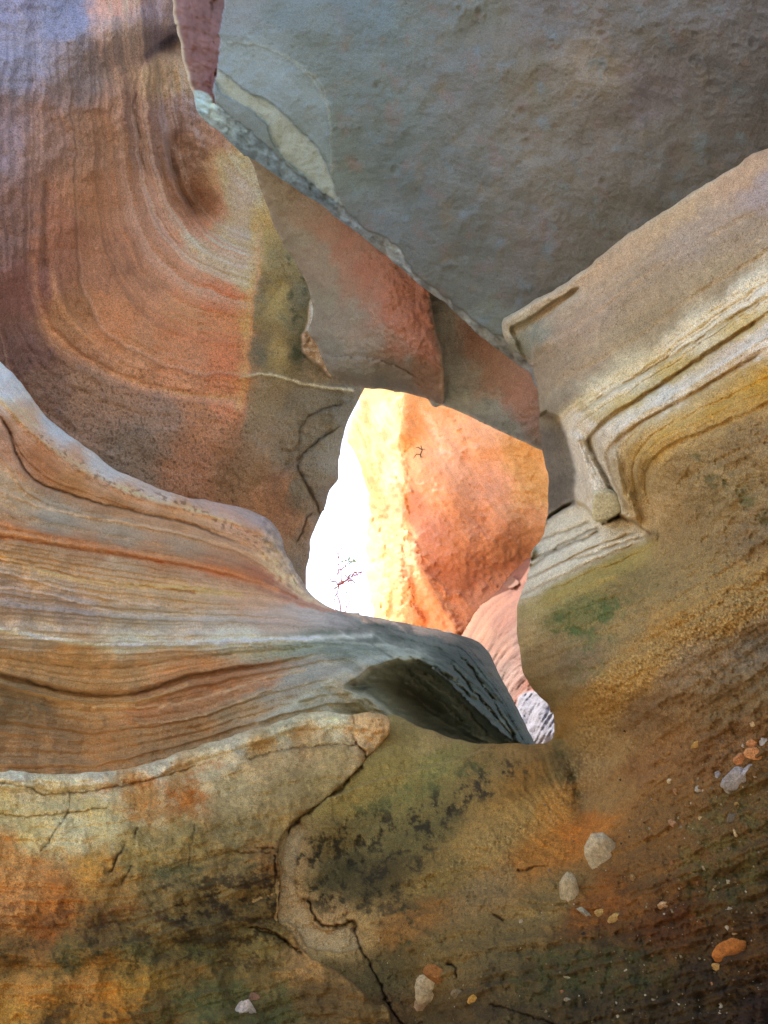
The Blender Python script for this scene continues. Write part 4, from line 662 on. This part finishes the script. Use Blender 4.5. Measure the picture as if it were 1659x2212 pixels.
rock('right_rock_wall', 'massive tan and olive rock wall with white and ochre bands on the right', 'rock wall',
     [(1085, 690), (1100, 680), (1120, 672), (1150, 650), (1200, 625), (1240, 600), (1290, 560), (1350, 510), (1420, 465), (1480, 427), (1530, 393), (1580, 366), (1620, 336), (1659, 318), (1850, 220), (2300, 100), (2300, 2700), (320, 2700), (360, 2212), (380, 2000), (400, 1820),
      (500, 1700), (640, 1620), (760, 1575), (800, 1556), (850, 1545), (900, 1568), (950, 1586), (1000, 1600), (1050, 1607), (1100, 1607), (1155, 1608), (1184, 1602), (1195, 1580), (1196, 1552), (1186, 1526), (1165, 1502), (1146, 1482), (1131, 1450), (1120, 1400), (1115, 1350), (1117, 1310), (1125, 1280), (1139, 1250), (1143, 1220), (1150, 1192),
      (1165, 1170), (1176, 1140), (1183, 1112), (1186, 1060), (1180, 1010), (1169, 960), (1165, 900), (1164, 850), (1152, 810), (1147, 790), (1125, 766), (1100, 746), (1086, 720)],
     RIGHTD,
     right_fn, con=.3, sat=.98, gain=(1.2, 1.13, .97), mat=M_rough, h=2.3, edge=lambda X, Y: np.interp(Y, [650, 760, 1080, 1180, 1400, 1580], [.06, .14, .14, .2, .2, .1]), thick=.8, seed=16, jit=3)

# ================================================================== lower left rock with the white rim
def lowl_fn(X, Y, S, D):
    top = np.interp(X, [-500, 0, 100, 200, 300, 400, 500, 600, 660, 710, 760, 838], [1700, 1668, 1672, 1668, 1655, 1620, 1590, 1560, 1540, 1535, 1545, 1550]); u = (Y + 6 * fbm(X, Y, 60, 4, 131)) - top
    lay = n1(u / 26, 132, 4, .6); fine = n1(u / 8, 133, 2, .7)
    D = D - .02 * np.exp(-((u - 16) / 16) ** 2) * sstep(760, 640, X) + .02 * sstep(20, 46, u) * sstep(220, 60, u)
    D = D + .016 * lay + .008 * fine * sstep(80, 20, u) + .045 * fbm(X, Y, 120, 4, 134) + .011 * fbm(X, Y, 44, 5, 135) + .0025 * fbm(X, Y, 9, 3, 136)
    C = zones([(40, 1690, 'b2b2a8'), (200, 1685, 'b0aea2'), (350, 1655, 'aca99c'), (500, 1610, 'a6a496'), (620, 1570, 'a6a898'), (720, 1548, 'b0b4a4'), (780, 1570, 'a89474'), (820, 1570, 'a88c68'), (820, 1600, 'a08864'), (20, 1740, 'b0a67e'), (100, 1760, 'a89e78'), (200, 1740, 'a89a6c'), (60, 1800, 'b0a070'), (150, 1790, 'a8a488'), (230, 1780, 'a09a78'), (300, 1720, '9a7442'), (380, 1670, '9a7c50'), (400, 1720, '96622e'), (450, 1660, 'a49c84'), (500, 1700, '8c8060'),
               (560, 1630, '9c8864'), (650, 1600, '9a8460'), (720, 1640, '90805c'), (700, 1690, '82744e'), (600, 1720, '827452'), (620, 1770, '786844'), (500, 1790, '756a4a'), (400, 1800, '7e7048'), (300, 1830, '807044'), (200, 1860, '937238'), (20, 1830, 'a87c48'), (60, 1880, 'a0784a'), (20, 1960, '967048'), (120, 1930, '8c5f30'), (250, 1930, '76603a'), (380, 1900, '6c6040'), (500, 1880, '6e6040'), (590, 1860, '6c5434'), (560, 1960, '5a4e30'),
               (100, 2010, '75502c'), (220, 2010, '5e4c2c'), (350, 1990, '62573a'), (460, 1990, '544a2e'), (20, 2060, '6c5430'), (150, 2070, '5c5432'), (300, 2060, '545030'), (430, 2060, '4e4c2c'), (560, 2040, '6c6038'), (50, 2130, '94703c'), (180, 2120, '8c6a3a'), (300, 2110, '80662f'), (420, 2090, '70592e'), (560, 2100, '6c5a34'), (650, 2080, '866c48'), (20, 2190, 'a07a38'), (130, 2190, '80602c'), (250, 2160, '8c6426'), (330, 2200, '5c4a28'), (450, 2160, '565232'), (570, 2190, '524c2c'), (680, 2150, '5c4a2c'), (100, 2240, '705020')],
              X, Y, 20, 4.0, 137, 50)
    C = C * (1 + sstep(120, 300, u)[:, None] * np.array([.10, .02, -.16])) * (1 + .09 * lay + .15 * fbm(X, Y, 18, 4, 138) + .12 * fbm(X, Y, 7, 2, 139))[:, None]
    ms = fbm(X, Y, 30, 5, 141, .65, sx=1.8)
    for poly, cc, a, th in [([(220, 1990), (420, 1930), (580, 1900), (600, 2000), (560, 2080), (380, 2080), (200, 2060)], '3a2a14', .65, .0), ([(0, 2040), (200, 2040), (330, 2060), (300, 2100), (100, 2100), (0, 2080)], '3c3c22', .7, 0), ([(0, 1960), (200, 1960), (330, 2010), (200, 2020), (60, 2010)], '4c3018', .6, .05), ([(380, 1960), (600, 1940), (600, 2080), (420, 2090)], '3c3218', .55, .08),
                            ([(330, 1880), (420, 1870), (430, 1895), (340, 1895)], '4a5034', .8, -.3), ([(300, 2180), (420, 2110), (600, 2120), (660, 2200), (500, 2260), (320, 2260)], '4a5430', .6, -.1), ([(0, 2200), (120, 2160), (300, 2190), (200, 2280), (0, 2280)], '3c2a14', .7, .1), ([(200, 1690), (330, 1680), (480, 1640), (440, 1740), (360, 1780), (240, 1740)], '9c5f22', .6, .1), ([(300, 1800), (600, 1780), (620, 1860), (300, 1940)], '5c5a3c', .4, 0), ([(350, 1900), (600, 1870), (600, 1960), (380, 1990)], '352814', .75, .0), ([(0, 1880), (150, 1940), (330, 1960), (300, 1990), (0, 1960)], '683c1c', .55, .1)]:
        m = area(poly, X, Y, 22, 14, seed=int(a * 51)); C = mixc(C, cc, m * sstep(th - .06, th + .32, ms + .4 * fbm(X, Y, 8, 3, 143, .8)) * a * .85)
    pl = sstep(.1, .4, fbm(X, Y, 26, 4, 151)) * area([(0, 1700), (300, 1690), (480, 1650), (560, 1680), (440, 1760), (250, 1850), (0, 1830)], X, Y, 20, 10); C = mixc(C, 'aba384', pl * .35); C = C * (1 + .3 * np.exp(-((u - 14) / 16) ** 2) * fbm(X, Y, 12, 4, 160, sx=3))[:, None]
    for pts, a, wd in [([(765, 1550), (762, 1590), (770, 1608), (740, 1610), (700, 1612), (620, 1618), (540, 1640)], .03, 3), ([(770, 1605), (788, 1620), (790, 1640)], .05, 3.5), ([(150, 1715), (150, 1745), (125, 1790), (90, 1840)], .02, 2.5), ([(0, 1758), (60, 1764), (150, 1755), (230, 1745)], .015, 2.2), ([(270, 1830), (255, 1850), (240, 1885)], .03, 3.5), ([(300, 1785), (290, 1810)], .03, 3),
                       ([(555, 1830), (600, 1833)], .02, 2.2), ([(595, 1850), (597, 1890), (600, 1930), (598, 1990)], .05, 4), ([(420, 1780), (415, 1820), (405, 1870)], .015, 2.5), ([(285, 1870), (262, 1910)], .02, 2.5), ([(540, 2000), (600, 2020), (650, 2060)], .05, 3.5), ([(500, 1840), (560, 1842), (600, 1838)], .015, 2.2), ([(0, 1690), (60, 1700), (90, 1715), (160, 1712), (300, 1690), (420, 1655)], .02, 3)]:
        d, sd, t = line(pts, X, Y, 30, wob=4); wd *= .75; D = D + a * .5 * np.exp(-(d / wd) ** 2) + a * .5 * (sd > 0) * np.exp(-d / 12); C = mixc(C, '3a2c1c', np.exp(-(d / wd) ** 2) * .5)
    bl = area([(765, 1545), (800, 1540), (838, 1552), (842, 1576), (826, 1604), (795, 1622), (772, 1606), (762, 1590)], X, Y, 3, 3); D = D - bl * (.008 + .02 * fbm(X, Y, 24, 4, 153)); C = mixc(C, 'b39c78', bl * .5)
    # edge that meets the crack
    return D, C
rock('lower_rock', 'rough mossy brown rock with a white rim at the lower left', 'boulder',
     [(-500, 1700), (0, 1668), (100, 1672), (200, 1668), (300, 1655), (400, 1620), (500, 1590), (600, 1560), (660, 1540), (710, 1535), (760, 1545), (800, 1540), (838, 1550), (843, 1575), (830, 1600), (812, 1620), (790, 1638), (775, 1660), (740, 1692), (690, 1736), (650, 1762), (622, 1790), (604, 1820), (602, 1870), (606, 1920), (602, 1985), (625, 2010), (660, 2060), (715, 2090), (770, 2130), (810, 2170), (850, 2225), (900, 2700), (-500, 2700)],
     LOWD,
     lowl_fn, con=.35, sat=.98, gain=(1.62, 1.4, 1.05), mat=M_rough, h=2.3, edge=lambda X, Y: np.where(Y > 1650, .014, np.interp(X, [500, 700], [.06, .035])), thick=.5, seed=18, jit=3)

# ================================================================== loose stone and embedded pebbles
def pebble(x, y, wpx, hpx, rot, hexcol, label, on='right_rock_wall', name='pebble', lumpy=.25, flat=.6, cuts=4, chip=(.6, .92), seed=0, out=.1, group='pebbles set in the lower right rock', cat='pebble'):
    D = depth_at(on, x, y); px = K * D; rs = np.random.RandomState(seed + int(x) * 7 + int(y))
    import bmesh
    bm = bmesh.new(); bmesh.ops.create_icosphere(bm, subdivisions=4, radius=1.0)
    V = np.array([v.co[:] for v in bm.verts]); F = np.array([[v.index for v in f.verts] for f in bm.faces]); bm.free()
    n = np.zeros(len(V))
    for k in range(22):
        d = rs.normal(size=3); d /= np.linalg.norm(d); f = rs.uniform(1, 5); n += np.sin(V @ d * f * 2.2 + rs.uniform(0, 6)) / f
    r = 1 + lumpy * .22 * n
    for k in range(cuts * 3):     # broken facets
        d = rs.normal(size=3); d /= np.linalg.norm(d); c = rs.uniform(*chip); q = (V * r[:, None]) @ d; r = np.where(q > c, r * c / np.maximum(q, 1e-6), r)
    r = r * (1 + .03 * np.sin(V[:, 0] * 13 + V[:, 2] * 9) * np.sin(V[:, 1] * 11 + 2 * V[:, 2])) * (1 + .02 * np.sin(V[:, 0] * 31 + V[:, 1] * 17) * np.sin(V[:, 2] * 23 + V[:, 0] * 11))
    L = V * r[:, None]; a = math.radians(rot)
    wpx *= 1.18; hpx *= 1.18; A = L[:, 0] * wpx / 2 * px; B = L[:, 1] * hpx / 2 * px; Z = L[:, 2] * (wpx + hpx) / 4 * px * flat
    A, B = A * math.cos(a) - B * math.sin(a), A * math.sin(a) + B * math.cos(a); out -= .18
    c = world(np.array([x]), np.array([y]), np.array([D]))[0]; ray = (c - CAM) / np.linalg.norm(c - CAM)
    right = np.array([1., 0, 0]); dn = -UP
    zmin = -.55; Z = np.where(Z < 0, Z * .8, Z)
    Pw = c + A[:, None] * right + B[:, None] * dn + (Z - out * (wpx + hpx) / 4 * px * flat)[:, None] * ray
    C = np.tile((hexc(hexcol) * 1.0 + hexc('7a6240') * .15) * np.array([1.04, .97, .86]), (len(V), 1)) * (1 + .12 * n / 3 + .1 * rs.normal(size=len(V)))[:, None]
    o = link_mesh(name, Pw, np.zeros((0, 4), int), F, M_peb, C, origin=c)
    return tag(o, label, cat, group)
M_peb = stone('pebble_stone', .32, .9, 2.4, .3, speck=.3)
pebble(1303, 1098, 74, 72, 18, 'c6c8b0', 'angular pale stone resting in the notch under the folded white bands', name='wedged_stone', cuts=4, chip=(.5, .72), lumpy=.08, flat=.8, out=.5, seed=11, group=None, cat='stone')
PB = [(1311, 1846, 88, 70, 52, 'b0a488', 'largest pale oval cobble set in the rust brown rock'), (1228, 1938, 44, 92, -6, 'aa9c7c', 'tall pale oval cobble below and left of the largest cobble'), (1268, 1976, 42, 13, 38, '8f8c78', 'thin grey sliver of stone at the foot of the tall pale cobble'),
      (1300, 1975, 30, 20, 10, 'ac8c50', 'yellowish pebble right of the thin grey sliver'), (1330, 1984, 34, 20, -15, 'a58850', 'yellow lumpy pebble at the rim of the small hollow'), (1578, 2060, 66, 50, -12, '9c5c22', 'bright rust orange angular cobble at the lower right'), (1551, 2090, 28, 17, 20, 'b58c50', 'tan chip touching the bottom of the rust orange cobble'),
      (1592, 1682, 62, 44, -20, '8c8c90', 'largest blue grey lump in the cluster at the right edge'), (1554, 1674, 22, 20, 0, '86868c', 'small blue grey lump left of the largest grey lump'), (1576, 1706, 30, 18, 35, '8a8884', 'grey chip hanging under the largest grey lump'), (1612, 1664, 34, 12, -45, '90909a', 'slim grey spur rising from the largest grey lump'),
      (1630, 1630, 40, 27, 5, 'bc8456', 'orange angular pebble at the right edge above the grey lumps'), (1598, 1641, 27, 30, 10, 'b27a50', 'orange brown pebble left of the angular orange one'), (1627, 1606, 24, 18, 0, 'b07c54', 'small salmon pebble on top of the orange angular one'), (1651, 1603, 24, 22, 30, 'a0a4ac', 'pale blue grey pebble at the right edge of the picture'),
      (1627, 1563, 19, 12, -20, 'b4a484', 'small pale cream chip above the orange pebbles'), (1504, 1609, 26, 12, -30, 'ac8c50', 'narrow golden chip left of the orange pebbles'), (1447, 1687, 13, 11, 40, 'c0b494', 'tiny cream pebble on its own left of the grey cluster'), (1507, 1705, 16, 12, 20, 'a8a8a4', 'tiny whitish pebble left of the grey lumps'),
      (1582, 1769, 28, 19, 5, '5f5c52', 'dark grey oval pebble below the grey lumps'), (1461, 1709, 13, 20, -30, '9a7454', 'small brown upright chip under the tiny cream pebble'), (1514, 1768, 11, 8, 20, 'b8a078', 'tiny tan pebble left of the dark grey oval'), (1454, 1778, 20, 14, 40, '96765a', 'brown flat chip above and right of the largest cobble'),
      (1434, 1957, 29, 19, 5, 'b08c64', 'tan pebble alone right of the small hollow'), (1594, 1746, 12, 22, -20, '9c7a40', 'golden brown upright chip above the dark grey oval'), (1589, 1801, 8, 20, -28, 'b09c78', 'slender pale chip below the dark grey oval'), (1369, 1897, 17, 18, 0, '8c7048', 'round brown pebble just below the largest cobble'),
      (927, 2137, 60, 62, 10, 'b0a080', 'pale lumpy cobble low in the centre beside a crack'), (912, 2172, 34, 40, 20, '9c8062', 'brown broken cobble under the pale lumpy one'), (988, 2147, 26, 21, 0, '76684e', 'dull brown pebble between the lumpy cobble and the yellow one'), (1023, 2160, 27, 19, -15, 'b0843c', 'yellow ochre pebble at the bottom centre'),
      (1228, 2113, 22, 10, 20, 'a39a7c', 'thin pale flake at the bottom between yellow and orange stones'), (945, 2108, 60, 34, 35, '8f5f30', 'rust coloured clod above the pale lumpy cobble'), (1587, 1947, 14, 10, 0, '3f3a26', 'tiny black pebble above the rust orange cobble'), (1545, 1915, 8, 7, 0, '6c5a3a', 'tiny brown grain left of the tiny black pebble'),
      (1226, 2160, 14, 9, 0, '8c8470', 'tiny grey flake at the bottom edge right of centre'), (1126, 1992, 10, 12, 0, '9c9078', 'tiny pale chip left of the tall pale cobble'), (1586, 2017, 12, 5, 0, 'a08c64', 'tiny flat chip above the rust orange cobble')]
for p in PB: pebble(*p)
pebble(531, 2182, 50, 45, -10, 'b4a8a0', 'whitish rounded cobble at the bottom left of centre', on='lower_rock', group='pebbles set in the lower left rock')
pebble(548, 2157, 26, 24, 20, '8a6450', 'reddish chip on the top right of the whitish cobble', on='lower_rock', group='pebbles set in the lower left rock')

# ================================================================== shrub seen against the sky
def simple(name, h, rough=.7):
    m = bpy.data.materials.new(name); m.use_nodes = True; b = m.node_tree.nodes['Principled BSDF']
    n = m.node_tree.nodes.new('ShaderNodeTexNoise'); n.inputs['Scale'].default_value = 9
    r = m.node_tree.nodes.new('ShaderNodeValToRGB'); c = hexc(h); r.color_ramp.elements[0].color = (*(c * .7), 1); r.color_ramp.elements[1].color = (*np.minimum(c * 1.3, .9), 1)
    m.node_tree.links.new(n.outputs['Fac'], r.inputs[0]); m.node_tree.links.new(r.outputs[0], b.inputs['Base Color']); b.inputs['Roughness'].default_value = rough
    return m
M_twig = simple('red_twig_bark', '7c2c20'); M_leaf = simple('small_leaf', '5f7c2c'); M_dry = simple('dry_twig', '3c2a1c')
def tubes(paths, name, mat, parent, sides=5):
    V = []; Q = []; b = 0
    for pts, r0, r1 in paths:
        P = np.array(pts, float); n = len(P)
        for i in range(n):
            t = P[min(i + 1, n - 1)] - P[max(i - 1, 0)]; t /= np.linalg.norm(t) + 1e-9; a = np.cross(t, [0.3, 1, .1]); a /= np.linalg.norm(a) + 1e-9; c = np.cross(t, a); r = r0 + (r1 - r0) * i / (n - 1)
            for k in range(sides): th = 2 * math.pi * k / sides; V.append(P[i] + r * (math.cos(th) * a + math.sin(th) * c))
            if i:
                for k in range(sides): k2 = (k + 1) % sides; Q.append((b + (i - 1) * sides + k, b + (i - 1) * sides + k2, b + i * sides + k2, b + i * sides + k))
        b += n * sides
    return link_mesh(name, np.array(V), np.array(Q), np.zeros((0, 3), int), mat, parent=parent)
def bush():
    rs = random.Random(8); D0 = 17.0
    base = world(np.array([742.]), np.array([1420.]), np.array([D0]))[0]
    root = bpy.data.objects.new('shrub', None); scn.collection.objects.link(root); root.location = base.tolist()
    tag(root, 'thin red twigged shrub with a few green leaves against the white sky', 'shrub')
    def pt(x, y, d): return world(np.array([float(x)]), np.array([float(y)]), np.array([d]))[0] - base
    paths = []; tips = []
    def limb(ctrl, r0, r1, twigs):
        c = np.array([pt(*q) for q in ctrl]); c = np.concatenate([c[:, :]]); n = 14
        t = np.linspace(0, len(c) - 1, n); P = np.stack([np.interp(t, np.arange(len(c)), c[:, i]) for i in range(3)], 1)
        P[1:-1] += np.array([[rs.gauss(0, .025) for _ in range(3)] for _ in range(n - 2)]); paths.append((P, r0, r1))
        for k in range(twigs):
            i = rs.randrange(3, n); d = np.array([rs.gauss(0, 1), rs.gauss(0, .8), rs.gauss(0, 1)]); d /= np.linalg.norm(d); L = rs.uniform(.12, .38); q = P[i] + d * L * .5 + np.array([rs.gauss(0, .03) for _ in range(3)])
            paths.append((np.array([P[i], q, P[i] + d * L]), r1 * .9, r1 * .35)); tips.append(P[i] + d * L); tips.append(q)
    limb([(742, 1420, 17), (738, 1340, 17), (731, 1290, 16.9), (735, 1240, 16.9), (731, 1190, 16.8)], .010, .005, 16)
    limb([(735, 1262, 16.9), (752, 1246, 16.7), (770, 1238, 16.6), (789, 1233, 16.5)], .014, .006, 12)
    limb([(735, 1262, 16.9), (722, 1258, 17.1), (709, 1252, 17.2)], .009, .004, 9)
    limb([(722, 1272, 17.1), (745, 1256, 17), (765, 1249, 16.9)], .009, .004, 8)
    limb([(728, 1240, 17), (742, 1226, 17.1), (756, 1216, 17.1), (780, 1216, 17.0)], .010, .004, 6)
    limb([(733, 1205, 16.9), (724, 1184, 16.9), (719, 1178, 16.9)], .007, .003, 2)
    limb([(742, 1330, 17), (755, 1300, 17.2), (760, 1275, 17.3)], .008, .003, 6)
    limb([(738, 1340, 17), (722, 1310, 16.8), (726, 1285, 16.8)], .008, .003, 6)
    paths = [(p, a * 1.7, b * 1.7) for p, a, b in paths]
    tubes(paths, 'branches', M_twig, root)
    V = []; F = []
    def leaf(c, s):
        a = np.array([rs.gauss(0, 1) for _ in range(3)]); a /= np.linalg.norm(a); b = np.cross(a, [rs.gauss(0, 1) for _ in range(3)]); b /= np.linalg.norm(b); n = len(V)
        V.extend([c, c + a * s * .5 + b * s * .28, c + a * s, c + a * s * .5 - b * s * .28]); F.append((n, n + 1, n + 2, n + 3))
    for t in tips:
        if rs.random() < .55: leaf(t, rs.uniform(.03, .06))
    for k in range(34): leaf(pt(rs.gauss(758, 9), rs.gauss(1212, 5), 17 + rs.gauss(0, .15)), rs.uniform(.05, .09))
    for k in range(110): leaf(pt(rs.gauss(738, 16), rs.uniform(1262, 1325), 17 + rs.gauss(0, .2)), rs.uniform(.025, .06))
    link_mesh('leaves', np.array(V), np.array(F), np.zeros((0, 3), int), M_leaf, parent=root, smooth=False)
bush()
def twig():
    D0 = depth_at('far_canyon_wall', 912, 975) - .12; base = world(np.array([912.]), np.array([992.]), np.array([D0 + .1]))[0]
    def pt(x, y, d=0): return world(np.array([float(x)]), np.array([float(y)]), np.array([D0 + d]))[0]
    P = [([pt(910, 990, .15), pt(908, 982), pt(912, 972), pt(909, 962)], .022, .01), ([pt(912, 972), pt(903, 966), pt(899, 967, -.05)], .014, .008), ([pt(908, 982), pt(900, 981), pt(893, 990)], .014, .008), ([pt(911, 970), pt(918, 970, -.05)], .012, .007)]
    o = tubes([(np.array(a), b * .6, c * .6) for a, b, c in P], 'dry_twig', M_dry, None); tag(o, 'small dark dry twig growing from the sunlit orange wall', 'twig')
twig()

def grit():
    """sand grains and tiny chips caught on the lower right rock"""
    rs = np.random.RandomState(5); X, Y, D = rockreg['right_rock_wall']; ok = np.where((X > 640) & (X < 1659) & (Y > 1560) & (Y < 2212) & ((Y > 1700) | (X > 1250)))[0]
    w = np.exp(-((X[ok] - 1450) / 300) ** 2) + .25; w /= w.sum(); pick = rs.choice(ok, 620, p=w); base = world(X[pick], Y[pick], D[pick]); V = []; F = []; C = []
    cols = [hexc(h) for h in ('9a8664', '8a7450', '7c6844', 'a8987c', '3c3224', '8c5c3a', '7a6c58')]
    T = np.array([(1, 0, 0), (-1, 0, 0), (0, 1, 0), (0, -1, 0), (0, 0, 1), (0, 0, -1)], float); TF = [(0, 2, 4), (2, 1, 4), (1, 3, 4), (3, 0, 4), (2, 0, 5), (1, 2, 5), (3, 1, 5), (0, 3, 5)]
    for i, c in enumerate(base):
        r = .0016 * math.exp(rs.exponential(.45)); q = T * rs.uniform(.5, 1.2, (6, 1)) @ np.linalg.qr(rs.normal(size=(3, 3)))[0] * rs.uniform(.6, 1.2, 3) * min(r, .006)
        n = len(V) * 1; V.append(c + q); F += [(a + 6 * i, b + 6 * i, e + 6 * i) for a, b, e in TF]; C.append(np.tile(cols[rs.randint(7)], (6, 1)))
    o = link_mesh('grit', np.concatenate(V), np.zeros((0, 4), int), np.array(F), M_peb, np.concatenate(C), smooth=False)
    tag(o, 'scattered sand grains and tiny chips clinging to the lower right rock', 'grit', kind='stuff')
grit()
